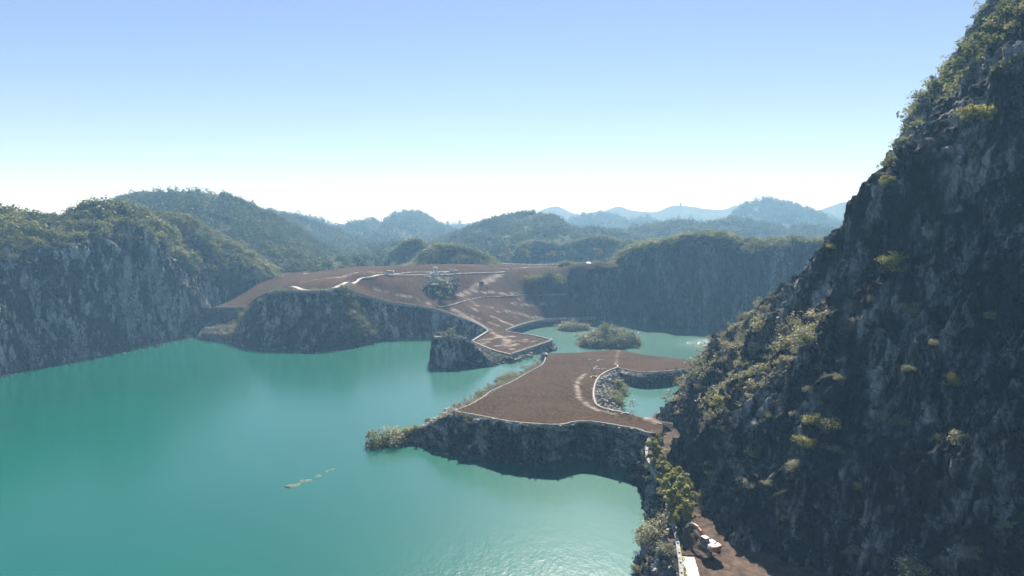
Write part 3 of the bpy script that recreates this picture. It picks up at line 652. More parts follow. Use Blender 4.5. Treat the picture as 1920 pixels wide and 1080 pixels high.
# ---------------------------------------------------------------- right cliff
sec = [[(96, 30, 4), (104, 36, 30), (118, 44, 60), (138, 52, 95), (165, 60, 118)],
       [(75, 58, 4), (84, 64, 30), (99, 72, 60), (119, 80, 95), (150, 90, 120)],
       [(49, 92, 5), (61, 97, 30), (80, 103, 62), (103, 110, 96), (135, 118, 122)],
       [(37, 110, 6), (51, 114, 30), (73, 120, 64), (99, 128, 97), (130, 135, 123)],
       [(34, 134, 6.5), (52, 138, 32), (78, 143, 64), (102, 148, 95), (131, 153, 122)],
       [(36, 151, 7.5), (58, 156, 33), (87, 161, 64), (108, 166, 94), (136, 172, 121)],
       [(39, 168, 8), (61, 174, 30), (94, 183, 61), (114, 188, 92), (139, 190, 121)],
       [(57, 209, -1), (83, 210, 26), (112, 210, 59), (124, 207, 92), (145, 204, 120)],
       [(84, 262, -1), (116, 266, 22), (143, 272, 46), (178, 270, 74), (205, 265, 95)],
       [(109, 343, -1), (150, 345, 20), (200, 345, 42), (240, 340, 60), (280, 335, 75)],
       [(160, 430, -1), (200, 425, 18), (260, 420, 36), (300, 410, 50), (340, 400, 60)]]
rcols = [[(a[0][0] - 1.5, a[0][1] - 1, a[0][2] - 3)] + a + [(a[4][0] + 45, a[4][1] + 25, a[4][2] + 6)] for a in sec]
rd = rockd((3.2, 2.4, 1.7, .6), .28, (-.55, .15, .8), .7, 0, 7.5, [(7.0, 42, .8), (2.6, 17, .6)], (.55, .15, .83))
right_o, right_s = loft('right_cliff', rcols, 860, 460, M['rock_near'], rd, (-1, -.6, .5))

# ledge at its foot with the road, path and excavator
PE = [(1284, 1180, 5), (1277, 1080, 5), (1272, 1040, 5), (1263, 988, 5.3), (1252, 962, 5.6), (1249, 932, 6), (1241, 906, 6.3), (1226, 888, 6.8), (1214, 866, 7.4), (1213, 846, 8), (1219, 822, 8.6)]
pe = [G(*p) for p in PE]
lo = pe + [(38, 176, 8.5), (42, 150, 7.5), (40, 134, 6.5), (42, 112, 5.5), (56, 92, 5), (66, 74, 5), (40, 78, 5)]
zl = tps(lo + [(30, 120, 5.6), (34, 150, 7.6)])
ledge = np.vstack([resample(pe, .8)[:-1], resample([pe[-1]] + lo[len(pe):] + [pe[0]], 1.2)[:-1]])
patch('ledge_ground', ledge, zl, .7, M['earth'], .35)
bf = [(1170, 1200), (1195, 1085), (1180, 1062), (1186, 1035), (1196, 1012), (1212, 985), (1217, 968), (1205, 935), (1196, 905), (1188, 885), (1196, 868)]
bfw = [G(*p, -1.2) for p in bf]
lbk, lbk_s = bank('ledge_bank', resample(pe, 1), resample(bfw, 1), 320, 110, M['rock_near'], rockd((1.0, 1.1, .9, .35), .7, (-.6, .5, .6), 1.3, 4, 2.4), (-1, 0, .6), .15)

# ---------------------------------------------------------------- hills
def hill(name, sil, d, fw_, bw_, mat, base=24, amp=6, nu=140, nv=44, seed=0, jag=1.0, tex=60):
    A = np.array([D(px, py, d) for px, py in sil]); A = cr1(A, np.linspace(0, len(A) - 1, nu)); v = np.linspace(0, 1, nv); P = np.zeros((nu, nv, 3))
    for j, t in enumerate(v):
        if t < .72: k = t / .72; y = -fw_ * (1 - k); h = (k ** .8) * (1 - .15 * math.sin(math.pi * k))
        else: k = (t - .72) / .28; y = bw_ * k; h = 1 - k ** 1.5
        P[:, j, 0] = A[:, 0] * (1 + y / d * .5); P[:, j, 1] = d + y; P[:, j, 2] = base + (A[:, 2] - base) * h
    n = fbm(P * [1, 1, 0] / tex + seed, 4) * amp * 1.2 + ridged(P * [1.4, .5, 0] / tex + seed, 3) * amp * 1.3
    P[..., 2] += n * (np.clip((.72 - v) / .3, 0, 1) * np.clip(v / .1, 0, 1))[None] + jag * fbm(P * [1, 1, 0] / (tex * .12), 2) * .5
    P[..., 1] += n * .5
    N = gnormals(P); fl = N[..., 2].mean() < 0; N = -N if fl else N; Fc = grid_faces(nu, nv); Fc = Fc[:, ::-1] if fl else Fc
    o = link(name, mesh_np(name, P.reshape(-1, 3), Fc, True), mat); tag(o, kind='structure'); return o, Surf(P, N)
HM = M['forest_floor']
h_big = hill('forested_hill', [(150, 470), (185, 405), (215, 372), (255, 359), (300, 360), (340, 359), (380, 361), (420, 370), (460, 388), (500, 402), (540, 425), (580, 450), (620, 472), (660, 492), (700, 505)], 640, 190, 120, HM, 26, 8, seed=1)
h_b2 = hill('forested_hill', [(440, 380), (480, 392), (520, 402), (560, 410), (600, 425), (640, 440), (700, 470), (740, 490)], 960, 200, 120, HM, 26, 8, seed=5)
h_c = hill('forested_hill', [(600, 450), (640, 434), (670, 422), (700, 418), (715, 425), (735, 408), (765, 402), (790, 404), (815, 418), (840, 430), (880, 450), (920, 470)], 1350, 350, 200, HM, 20, 14, seed=9)
h_c2 = hill('forested_hill', [(780, 440), (830, 424), (860, 420), (890, 424), (930, 440)], 1900, 300, 200, HM, 20, 10, seed=12)
h_d = hill('forested_hill', [(790, 470), (830, 452), (860, 438), (900, 420), (940, 407), (980, 401), (1020, 402), (1050, 412), (1070, 428), (1110, 434), (1150, 438), (1190, 446), (1240, 462)], 860, 240, 150, HM, 24, 8, seed=14)
h_e = hill('low_ridge', [(640, 480), (690, 470), (740, 462), (790, 468), (840, 460), (900, 456), (960, 452), (1020, 462), (1100, 462), (1160, 468), (1220, 470)], 720, 90, 90, HM, 24, 5, seed=17)
h_f = hill('low_ridge', [(1130, 455), (1180, 435), (1230, 428), (1280, 418), (1330, 424), (1380, 418), (1430, 425), (1480, 430), (1540, 436), (1600, 440), (1700, 430)], 1000, 220, 150, HM, 24, 10, seed=21)
h_g = hill('distant_hill', [(1330, 440), (1370, 410), (1395, 388), (1430, 377), (1465, 378), (1500, 390), (1540, 408), (1580, 425), (1640, 445)], 1500, 300, 250, HM, 20, 16, seed=25)
h_h = hill('distant_hill', [(1020, 440), (1060, 420), (1100, 407), (1130, 403), (1160, 407), (1185, 418), (1210, 412), (1240, 424), (1290, 440)], 1700, 300, 250, HM, 20, 14, seed=28)
h_i = hill('distant_hill', [(880, 440), (920, 412), (960, 404), (1000, 402), (1020, 392), (1045, 387), (1070, 398), (1090, 404), (1120, 422), (1160, 440)], 2300, 400, 300, HM, 15, 18, seed=31)
h_j = hill('distant_hill', [(1040, 425), (1090, 402), (1130, 396), (1160, 387), (1185, 394), (1230, 397), (1260, 386), (1290, 386), (1330, 392), (1360, 392), (1385, 385), (1420, 398), (1480, 420)], 2300, 400, 300, HM, 10, 24, seed=34)
h_k = hill('distant_hill', [(1460, 425), (1520, 400), (1560, 386), (1590, 378), (1620, 386), (1670, 400), (1750, 420)], 2100, 400, 300, HM, 10, 24, seed=37)
h_l = hill('distant_hill', [(1230, 440), (1290, 425), (1330, 408), (1355, 405), (1380, 410), (1430, 425)], 2300, 300, 300, HM, 15, 14, seed=40)
h_m = hill('distant_hill', [(-300, 460), (-150, 430), (0, 440), (200, 430), (400, 420), (560, 405), (600, 412), (640, 428), (700, 440)], 1500, 300, 200, HM, 20, 14, seed=43)
# near knolls
h_n = hill('bushy_knoll', [(722, 500), (735, 475), (755, 456), (778, 451), (798, 462), (808, 482), (820, 500)], 560, 9, 25, HM, 27, 2, 60, 24, 50, .5, 15)
h_o = hill('bushy_knoll', [(735, 512), (765, 502), (795, 480), (825, 465), (855, 464), (885, 470), (910, 482), (935, 498)], 490, 16, 30, HM, 28, 2, 80, 30, 53, .5, 15)
h_p = hill('wooded_bluff', [(955, 490), (975, 462), (1010, 454), (1050, 460), (1080, 455), (1105, 446), (1135, 444), (1155, 452), (1180, 455), (1240, 462)], 620, 9, 60, HM, 27, 3, 100, 30, 56, .5, 20)

# ================================================================ foliage masses (stuff)
def clumps(name, surf, n, smin, smax, temps, mat, mask=None, off=.3, flat=(1, 1, 1), tsc=9.0, label=None, cat=None, **kw):
    p, nn = surf.sample(n, mask); s = RNG.uniform(smin, smax, n) ** 1.0
    s = s * (.8 + .5 * np.clip(fbm(p / (tsc * 1.5), 2), -1, 1)) * np.exp(RNG.normal(-.05, .10 if temps is TF else .28, n)); t = np.clip(.5 + 1.1 * fbm(p / tsc + 60, 3) + RNG.normal(0, .14, n), 0, 1)
    sc = s[:, None] * np.array(flat) * RNG.uniform(.8, 1.25, (n, 3))
    return scatter(name, p + nn * off * s[:, None] * .5, sc, temps, mat, t, kind='stuff', label=label, category=None, **kw) if False else tag(scatter(name, p + nn * off * s[:, None] * .4, sc, temps, mat, t), label, cat, None, 'stuff')
up = lambda lo, hi: (lambda c, n: np.clip((n[..., 2] - lo) / (hi - lo), 0, 1))
def nmask(scale, thr, seed=0, lo=None, hi=1):
    def f(c, n):
        m = np.clip((fbm(c / scale + seed, 3) - thr) * 6, 0, 1)
        if lo is not None: m = m * np.clip((n[..., 2] - lo) / (hi - lo), 0, 1)
        return m
    return f
# forests on the hills
front_only = lambda c, n: np.ones(c.shape[:2])
vis = lambda surf: (lambda c, n: (np.linspace(0, 1, c.shape[1]) < .8)[None] * np.clip(fbm(c / 38 + 9, 3) * 5 + 1.1, .12, 1.6))
forest = [(h_big, 12000, 2.2, 4.3), (h_b2, 2600, 3, 5.5), (h_c, 3000, 6, 9), (h_c2, 500, 6, 10), (h_d, 7500, 2.6, 5.0), (h_e, 2200, 3.5, 6.5), (h_f, 3500, 4, 8), (h_g, 2200, 6, 10), (h_h, 1500, 7, 11), (h_m, 1200, 6, 9)]
for (o, s), n, a, b in forest:
    clumps('forest', s, n, a, b, TF, M['leaf_d'], vis(s), .3, (1, 1, 1.35), 70, 'dense dark green forest covering the ' + o.name.split('.')[0].replace('_', ' '), None)
rim = lambda lo: (lambda c, n: np.broadcast_to(((np.linspace(0, 1, c.shape[1]) < .85) * (.15 + (np.linspace(0, 1, c.shape[1]) > lo)))[None], c.shape[:2]).astype(float))
for (o, s), n in ((h_n, 700), (h_o, 1700), (h_p, 1300)):
    clumps('forest', s, n, 1.8, 3.4, TM[:3], M['leaf'], rim(.5 if o is h_p[0] else .1), .3, (1, 1, .9), 12, 'leafy undergrowth covering the knoll behind the plateau')
# left cliff: growth on the crest, hanging over the brow and in patches on the face
def cliffmask(brow, hi_amt, seed, thr=.12):
    def f(c, n):
        v = np.linspace(0, 1, c.shape[1])[None]; g = fbm(c / 16 + seed, 3)
        top = np.clip((v - (brow + .10 * g)) / .03, 0, 1) * (v < .93)
        face = np.clip((g + .35 * n[..., 2] - thr - .28) * 5, 0, 1) * (v < brow) * .8
        return np.maximum(top * hi_amt, face)
    return f
gap = lambda f, s_, t_=-.12: (lambda c, n: f(c, n) * np.clip((fbm(c / s_ + 71, 2) - t_) * 6 + .1, .03, 1))
clumps('shrub_cover', left_s, 7500, 1.2, 3.3, TM, M['leaf'], gap(cliffmask(.60, 1, 4, .2), 5.5), .5, (1.1, 1.1, .95), 14, 'olive scrub draped over the crest of the left cliff')
clumps('shrub_cover', left_s, 1500, .5, 1.3, TM, M['leaf_g'], nmask(9, .12, 8, .0, .6), .4, (1, 1, .8), 8, 'dry tufts rooted in the left cliff face')
clumps('shrub_cover', ridge_s, 3200, 1.4, 3.4, TM, M['leaf'], gap(cliffmask(.38, 1, 7, .0), 6), .4, (1, 1, .95), 14, 'bushy growth on the ridge behind the left cliff')
clumps('shrub_cover', farc_s, 4200, 1.2, 3.0, TM[:4], M['leaf'], gap(cliffmask(.60, 1, 14, .25), 7), .4, (1, 1, .8), 12, 'green scrub along the rim of the far cliff')
def mm(c, n):
    u = np.linspace(0, 1, c.shape[0])[:, None]; v = np.linspace(0, 1, c.shape[1])[None]; g = fbm(c / 7 + 2, 3)
    r = np.clip((u - .60 - .12 * g) / .04, 0, 1) * (v > .15); t = np.clip((v - .66 - .15 * g) / .04, 0, 1) * (u > .3) * (v < .85)
    l = np.clip((.18 - u) / .05, 0, 1) * (v > .5); return np.maximum(np.maximum(r, t * .7), l * .5)
clumps('shrub_cover', mound_s, 1500, .8, 2.1, TM, M['leaf'], mm, .4, (1, 1, .85), 9, 'scrub over the right shoulder of the mound')
clumps('shrub_cover', beach_s, 350, .4, .9, TG, M['leaf_g'], None, .2, (1, 1, .8), 5, 'dry tufts on the rubble beach')
clumps('shrub_cover', bench_s, 700, .5, 1.3, TM, M['leaf_g'], nmask(6, -.15, 3), .3, (1, 1, .7), 5, 'dry pale scrub on the bench under the step wall')
clumps('shrub_cover', sh_s, 260, .5, 1.3, TM, M['leaf'], nmask(6, .0, 31), .3, (1, 1, .7), 5, 'low scrub on the brown shoulder')
clumps('shrub_cover', isl2_s, 420, 1.4, 3.2, TM, M['leaf_g'], lambda c, n: (c[..., 2] > .1) * 1.0, .5, (1, 1, 1.0), 6, 'grey green scrub covering the larger island')
clumps('shrub_cover', isl2_s, 34, 2.6, 4.4, TN[:4], M['leaf'], lambda c, n: (c[..., 2] > .6) * 1.0, .3, (1, 1, 1.0), 6, 'taller green bushes rising from the larger island')
clumps('shrub_cover', isl1_s, 170, 1.2, 2.4, TM, M['leaf_g'], lambda c, n: (c[..., 2] > .1) * 1.0, .5, (1, 1, .9), 6, 'grey green scrub covering the smaller island')
clumps('shrub_cover', tail_s, 170, .4, 1.1, TM, M['leaf_g'], lambda c, n: (c[..., 2] > .2) * (c[..., 0] < -28) * 1.0 + (c[..., 2] > .3) * .06, .4, (1, 1, .8), 5, 'dry weeds on the pale tip of the peninsula')
clumps('shrub_cover', lbk_s, 320, .25, .7, TM, M['leaf_g'], nmask(4, .12, 6), .3, (1, 1, .8), 4, 'dry tufts on the dark bank under the parapet')
# right cliff: thick growth towards the top, thin on the face
def rm(c, n):
    g = fbm(c / 20 + 3, 3); z = c[..., 2]; return np.clip((z - 78 + 34 * g + .25 * (c[..., 1] - 150)) / 8, 0, 1) * (n[..., 2] > -.2)
def rcrest(c, n):
    return rm(c, n) * (c[..., 1] < 240)
clumps('shrub_cover', right_s, 5200, .9, 2.4, TM, M['leaf'], rcrest, .5, (1, 1, .85), 10, 'thick scrub cloaking the upper right cliff')
clumps('shrub_cover', right_s, 3000, .35, 1.0, TM, M['leaf_g'], nmask(8, .16, 9, .15, .7), .3, (1, 1, .8), 6, 'small dry tufts in the cracks of the right cliff')
def hollow(c, n):
    d = np.hypot((c[..., 0] - 56) / 20, (c[..., 2] - 24) / 16); return np.clip(1.2 - d, 0, 1) * (c[..., 1] > 120) * (c[..., 1] < 190) * np.clip(fbm(c / 5 + 5, 2) + .35, 0, 1)
clumps('shrub_cover', right_s, 1100, .6, 1.7, TM, M['leaf_g'], hollow, .5, (1, 1, .9), 5, 'grey bushes filling the gully of the right cliff')
for nm, (a, b), n in (('shrub_cover', (lb, ls), 260),):
    k = RNG.random(n); j = RNG.random(n); A = cr1(a, k * (len(a) - 1)); B = cr1(b, k * (len(b) - 1)); p = A + (B - A) * j[:, None]
    p[:, 2] = np.maximum(p[:, 2], 0) + .1; keep = fbm(p / 9, 2) > -.12; p = p[keep]
    tag(scatter(nm, p, RNG.uniform(.4, 1.3, len(p)), TM, M['leaf_g']), 'weeds and low scrub on the left bank of the bare soil', None, None, 'stuff')
for surf, n, b, lab in ((bayl_s, 60, .9, 'tufts on the pale slope of the inner bay'), (front_s, 160, .6, 'dry tufts in the front bank of the peninsula'), (stub_s, 120, .8, 'tufts on the rubble ramp of the rock stub')):
    clumps('shrub_cover', surf, n, .3, b, TM, M['leaf_g'], up(.45, .9), .3, (1, 1, .8), 4, lab)
p = RNG.random((330, 2)); A = resample(fw[14:18], 1); q = cr1(A, p[:, 0] * (len(A) - 1)); q[:, 1] -= p[:, 1] * 6; q[:, 2] = q[:, 2] * (1 - p[:, 1] * .8)
tag(scatter('shrub_cover', q, RNG.uniform(.3, .8, 330), TG, M['leaf_g']), 'dry tufts below the triangular platform', None, None, 'stuff')

# ---------------------------------------------------------------- stones strewn on slopes (stuff)
def rock_template(seed, n=2):
    bm = bmesh.new(); bmesh.ops.create_icosphere(bm, subdivisions=n, radius=1); rg = np.random.default_rng(seed); s = rg.uniform(.6, 1.2, 3) * [1, 1, .75]
    V = np.array([v.co[:] for v in bm.verts]); Fc = np.array([[v.index for v in f.verts] for f in bm.faces]); bm.free()
    V = V * (1 + .5 * pnoise(V * 1.3 + seed)[:, None]); V = np.sign(V) * np.abs(V) ** .8; return V * s, Fc
RT = [rock_template(i) for i in range(6)]
def stones(name, pts, scl, mat, **k):
    Vs, Fs, o = [], [], 0
    for i, (p, s) in enumerate(zip(pts, scl)):
        V, Fc = RT[i % 6]; V = rotz(V, RNG.uniform(0, 6)) * s + p; Vs.append(V); Fs.append(Fc + o); o += len(V)
    ob = link(name, mesh_np(name, np.concatenate(Vs), np.concatenate(Fs)), mat); return tag(ob, **k)
M['boulder'] = plain('boulder_rock', (.22, .215, .2), .9, .2, nscale=1.5, var=.6, bd=.2)
for surf, n, a, b, lab in ((bayl_s, 120, .2, .8, 'pale stones on the inner bay slope'), (tail_s, 160, .2, .7, 'pale stones on the tip of the peninsula'), (stub_s, 260, .15, .6, 'rubble on the ramp of the rock stub'), (lbk_s, 150, .15, .5, 'loose stones on the bank under the parapet')):
    p, nn = surf.sample(n, up(.3, .8)); p = p[p[:, 2] > 0]; stones('rubble', p, RNG.uniform(a, b, len(p)) ** 1.3, M['boulder'], kind='stuff', label=lab)
q = resample([fw[15], fw[16], fw[17], fw[18]], .7); q = q - np.c_[RNG.uniform(-1, 1, len(q)), RNG.uniform(1, 6, len(q)), q[:, 2] * RNG.uniform(.4, .9, len(q))]
stones('rubble', q, RNG.uniform(.2, .9, len(q)), M['boulder'], kind='stuff', label='rubble below the triangular platform')

foot = [G(*q_[0], 0) for q_ in [((0, 706),), ((62, 693),), ((130, 681),), ((200, 669),), ((262, 656),), ((318, 643),), ((382, 632),), ((415, 640),)]]
q = resample(foot, 1.1); q = q + np.c_[RNG.normal(.8, 1.2, len(q)), RNG.normal(-1.2, .9, len(q)), RNG.uniform(-.3, .1, len(q))]
stones('rubble', q, RNG.uniform(.2, 1.1, len(q)) ** 1.4, M['rock_left'], kind='stuff', label='fallen stones along the waterline of the left cliff')
foot = [G(*q_, 0) for q_ in [(430, 643), (480, 652), (520, 656), (562, 659), (606, 662), (640, 657), (690, 645), (722, 637), (800, 636)]]
q = resample(foot, .8); q = q + np.c_[RNG.normal(0, 1, len(q)), RNG.normal(-.6, .7, len(q)), RNG.uniform(-.3, .1, len(q))]
stones('rubble', q, RNG.uniform(.2, .9, len(q)) ** 1.4, M['rock_left'], kind='stuff', label='fallen stones along the waterline of the mound')
foot = [G(*q_, 0) for q_ in [(775, 838), (820, 848), (850, 855), (900, 864), (950, 868), (1000, 870), (1050, 870), (1100, 872), (1150, 880), (1195, 893)]]
q = resample(foot, .7); q = q + np.c_[RNG.normal(0, .8, len(q)), RNG.normal(.2, .5, len(q)), RNG.uniform(-.3, .05, len(q))]
stones('rubble', q, RNG.uniform(.12, .6, len(q)) ** 1.3, M['rock_left'], kind='stuff', label='stones at the foot of the peninsula bank')
q = resample(pfront[1:] + [pl[0]], .55); q = q + np.c_[RNG.normal(0, .3, len(q)), RNG.normal(-.3, .35, len(q)), RNG.uniform(-.35, .0, len(q))]
stones('rubble', q, RNG.uniform(.08, .38, len(q)), M['boulder'], kind='stuff', label='small stones crumbling from the kerb of the bare soil')
# ================================================================ THINGS
bpy.context.view_layer.update(); DG = bpy.context.evaluated_depsgraph_get()
SOLID = {o.name for o in bpy.data.objects if o.get('kind') == 'structure'}
def hit(px, py):
    """first solid setting surface along a pixel ray"""
    o = Vector((0, 0, H)); d = Vector(ray(px, py)).normalized()
    for _ in range(12):
        ok, loc, nrm, idx, ob, mt = SC.ray_cast(DG, o, d)
        if not ok: return None, None
        if ob.name in SOLID: return loc, nrm
        o = loc + d * .05
    return None, None

# ---- shrubs that can be told apart
def shrub_parts(seed, mat):
    rg = np.random.default_rng(seed); t = TN[seed % 6]; V = t.reshape(-1, 3)
    fol = mesh_np('foliage', V, np.arange(len(V)).reshape(-1, 4), False, np.repeat(np.clip(rg.random(len(t)) * .6 + .2 + .25 * t.mean(1)[:, 2], 0, 1), 4)); fol.materials.append(mat)
    pr = []
    for k in range(7):
        a = k * .9 + rg.uniform(-.3, .3); r = rg.uniform(.3, .8); e = np.array([math.cos(a) * r, math.sin(a) * r, rg.uniform(.3, .85)])
        pr.append(tube([(0, 0, -.25), e * [.4, .4, .6], e], [.035, .025, .01], 4))
    st = tubes_mesh('stem', pr); st.materials.append(M['bark']); return fol, st
SH = {c: [shrub_parts(i + 10 * j, M[m]) for i in range(3)] for j, (c, m) in enumerate((('olive', 'leaf'), ('yellow', 'leaf_y'), ('grey', 'leaf_g')))}
def shrub(loc, s, c='grey', flat=1.0, label='', group=None, k=None):
    e = empty('shrub', loc, RNG.uniform(0, 6), label=label, cat='shrub', group=group); e.scale = (s, s, s * flat)
    f, st = SH[c][int(RNG.integers(3)) if k is None else k]; link('foliage', f, None, e); link('stem', st, None, e); return e
g1 = 'shrubs rooted on the right cliff'
spots = [(1825, 208, 3.4, 'yellow', 'bright yellow green bush hanging high on the right cliff'), (1668, 492, 2.8, 'yellow', 'yellow green bush on the middle of the right cliff below the skyline notch'),
         (1508, 628, 3.0, 'grey', 'rounded grey green bush on the lower left slope of the right cliff'), (1535, 785, 2.6, 'yellow', 'olive yellow bush standing above a black hollow of the right cliff'),
         (1505, 825, 2.2, 'yellow', 'yellowish bush just below left of the olive yellow one on the right cliff'), (1420, 843, 1.8, 'olive', 'round olive bush at the edge of the bare scree, right cliff foot'),
         (1682, 785, 2.0, 'grey', 'pale leafy bush alone on the dark middle face of the right cliff'), (1757, 822, 1.4, 'grey', 'left one of two pale bushes side by side on the right cliff'), (1790, 818, 1.6, 'grey', 'right one of two pale bushes side by side on the right cliff'),
         (1792, 712, 1.6, 'yellow', 'narrow yellowish bush hanging down a rib of the right cliff'), (1712, 575, 1.5, 'grey', 'small feathery bush lit on the upper middle of the right cliff'),
         (1602, 605, 2.0, 'grey', 'loose feathery bush left of the upper middle of the right cliff'), (1700, 1060, 2.6, 'grey', 'pale bush at the very bottom of the right cliff'), (1490, 873, 1.6, 'grey', 'grey bush below the yellowish pair on the right cliff'),
         (1568, 842, 1.4, 'grey', 'small pale bush at the rim of the black hollow on the right cliff'), (1335, 885, 1.2, 'grey', 'upper of two small bushes beside the path trees on the cliff foot'), (1318, 925, 1.0, 'grey', 'lower of two small bushes beside the path trees on the cliff foot'),
         (1405, 905, 1.1, 'grey', 'small lone bush low on the face above the excavator'), (1610, 912, 1.0, 'yellow', 'small yellow tuft on the lower dark face of the right cliff'), (1535, 690, 1.5, 'olive', 'olive bush halfway down the slope under the rounded grey green bush'),
         (1432, 690, 1.8, 'yellow', 'yellow green bush on the left slope of the right cliff above the bay'), (1352, 750, 2.0, 'yellow', 'yellow green bush beside a pale rock rib near the bay'), (1310, 722, 1.7, 'olive', 'olive bush at the cliff edge right over the bay'),
         (1468, 672, 1.7, 'grey', 'grey bush among the cluster on the left slope of the right cliff'), (1445, 778, 1.3, 'olive', 'small round olive bush in the scree of the right cliff'), (1400, 700, 1.5, 'grey', 'grey bush next to the yellow green one above the bay'),
         (1440, 905, .8, 'grey', None), (1468, 965, .9, 'grey', None), (1665, 950, .9, 'grey', None), (1590, 1030, 1.0, 'grey', None), (1820, 1035, 1.2, 'grey', None), (1885, 985, 1.0, 'grey', None), (1560, 575, 1.1, 'grey', None), (1580, 335, 1.0, 'grey', None),
         (1640, 560, .9, 'grey', None), (1648, 620, .9, 'grey', None), (1520, 730, 1.0, 'grey', None), (1570, 705, .9, 'grey', None), (1745, 640, .8, 'grey', None), (1700, 690, .8, 'grey', None), (1850, 590, 1.0, 'grey', None), (1620, 425, 1.0, 'olive', None), (1560, 460, 1.0, 'yellow', None), (1762, 905, .8, 'grey', None),
         (1670, 300, 1.8, 'olive', 'olive bush on the skyline halfway up the right cliff'), (1690, 262, 2.0, 'olive', 'bush on the skyline above the halfway point of the right cliff'), (1725, 195, 2.2, 'olive', 'spreading bush on the right cliff skyline where the slope steepens'), (1660, 335, 1.6, 'yellow', 'yellowish bush on the skyline below the halfway bushes')]
_nl = sorted([q[:2] for q in spots if q[4] is None])
ORD = ['leftmost', 'second', 'third', 'fourth', 'fifth', 'sixth', 'seventh', 'eighth', 'ninth', 'tenth', 'eleventh', 'twelfth', 'thirteenth', 'fourteenth', 'fifteenth', 'sixteenth', 'seventeenth', 'rightmost', 'last']
for px, py, s, c, lab in spots:
    if lab is None: lab = ('highest of the tiny bushes' if py < 400 else 'lowest of the tiny bushes' if py > 1032 else ORD[_nl.index((px, py))] + ' tiny bush from the left') + ' on bare dark rock of the right cliff'
    loc, nr = hit(px, py + s * 4)
    if loc is None or loc.y > 230: continue
    shrub(loc + nr * .2 - Vector((0, 0, .1)), s, c, .9, lab, g1)
g2 = 'shrubs along the peninsula'
for px, py, s, c, lab in [(702, 836, 4.1, 'olive', 'big round bush at the very tip of the peninsula'), (736, 828, 3.4, 'grey', 'bush right behind the big one at the peninsula tip'), (760, 818, 3.0, 'yellow', 'yellowish bush third from the peninsula tip'), (780, 806, 1.8, 'grey', 'low bush fourth from the peninsula tip'), (803, 790, 1.2, 'grey', 'small tuft on the pale ridge of the peninsula tip'),
                          (896, 744, 2.2, 'olive', 'dark round bush on the left bank beside the bare soil'), (940, 716, 2.6, 'grey', 'grey bush midway along the left bank of the bare soil'), (955, 710, 2.2, 'grey', 'grey bush right of the midway one on the left bank'), (990, 694, 1.8, 'grey', 'bush near the far end of the left bank'), (1002, 688, 1.4, 'grey', 'last small bush of the left bank below the corner rock'),
                          (1158, 722, 2.4, 'yellow', 'yellow green bush at the top of the inner bay slope'), (1164, 738, 3.2, 'olive', 'large olive bush leaning over the inner bay'), (1158, 757, 3.2, 'olive', 'large dark bush lowest on the inner bay slope'), (1150, 742, 2.0, 'grey', 'grey bush between the pale slope and the bay bushes')]:
    loc, nr = hit(px, py)
    if loc is not None: shrub(loc - Vector((0, 0, .2)), s, c, 1.1, lab, g2)
for px, py, s, c, lab in [(1232, 1005, 3.0, 'grey', 'large grey green bush overhanging the lake below the parapet'), (1213, 1018, 2.2, 'olive', 'leafy bush leaning out over the water from the bank'), (1250, 985, 2.0, 'grey', 'bush touching the parapet above the overhanging one'), (1252, 1035, 1.6, 'grey', 'low dry bush on the bank beside the parapet near the bottom'), (1182, 900, 1.2, 'grey', 'small pale bush at the waterline of the dark bank'), (1192, 1075, 1.4, 'olive', 'dark bush at the waterline at the bottom of the photo')]:
    loc, nr = hit(px, py)
    if loc is not None: shrub(Vector((loc.x, loc.y, max(loc.z, .3))), s, c, .9, lab, 'shrubs on the bank under the parapet')
for px, py, s, lab in [(1110, 640, 4.2, 'dark rounded bush at the left of the larger island'), (1180, 640, 4.0, 'dark rounded bush at the right of the larger island'), (1150, 618, 3.6, 'tallest bush on top of the larger island'), (1078, 612, 3.6, 'wide bush in the middle of the smaller island')]:
    loc, nr = hit(px, py + 8)
    if loc is not None: shrub(loc, s, 'grey', .85, lab, 'bushes on the islands')
for i, (px, py, s, c, lab) in enumerate([(648, 556, 3.0, 'olive', 'bush at the top of the mound shoulder under the parapet bend'), (662, 572, 3.2, 'olive', 'second bush down the mound shoulder'), (655, 592, 3.4, 'grey', 'grey bush in the middle of the mound shoulder'), (672, 600, 3.2, 'olive', 'olive bush right of the middle of the mound shoulder'), (640, 578, 2.8, 'olive', 'bush overhanging the dark face of the mound'),
                                         (650, 615, 3.0, 'grey', 'pale bush low on the mound shoulder'), (632, 628, 3.0, 'olive', 'round bush just above the rubble beach'), (672, 620, 2.8, 'grey', 'grey bush above the right half of the rubble beach'), (690, 612, 2.4, 'olive', 'bush on the edge of the brown shoulder'), (700, 624, 2.2, 'grey', 'last small bush of the mound shoulder near the water'), (625, 560, 2.6, 'olive', 'bush on the brow left of the parapet bend'), (610, 553, 2.2, 'olive', 'small bush on the brow of the mound'), (498, 565, 2.4, 'yellow', 'yellowish bush on the left brow of the mound'), (480, 580, 1.8, 'yellow', 'small yellowish bush on the left slope of the mound')]):
    loc, nr = hit(px, py)
    if loc is not None and loc.y < 380: shrub(loc - Vector((0, 0, .3)), s, c, 1.0, lab, 'bushes on the mound')
SH['dark'] = [shrub_parts(i + 40, M['leaf_d']) for i in range(3)]
tw = [(1005, 520, 6.5), (1025, 510, 7), (1042, 516, 6.4), (1057, 523, 6.4), (992, 530, 5), (1015, 538, 5.4), (1045, 540, 5.4), (1032, 528, 6.2)]
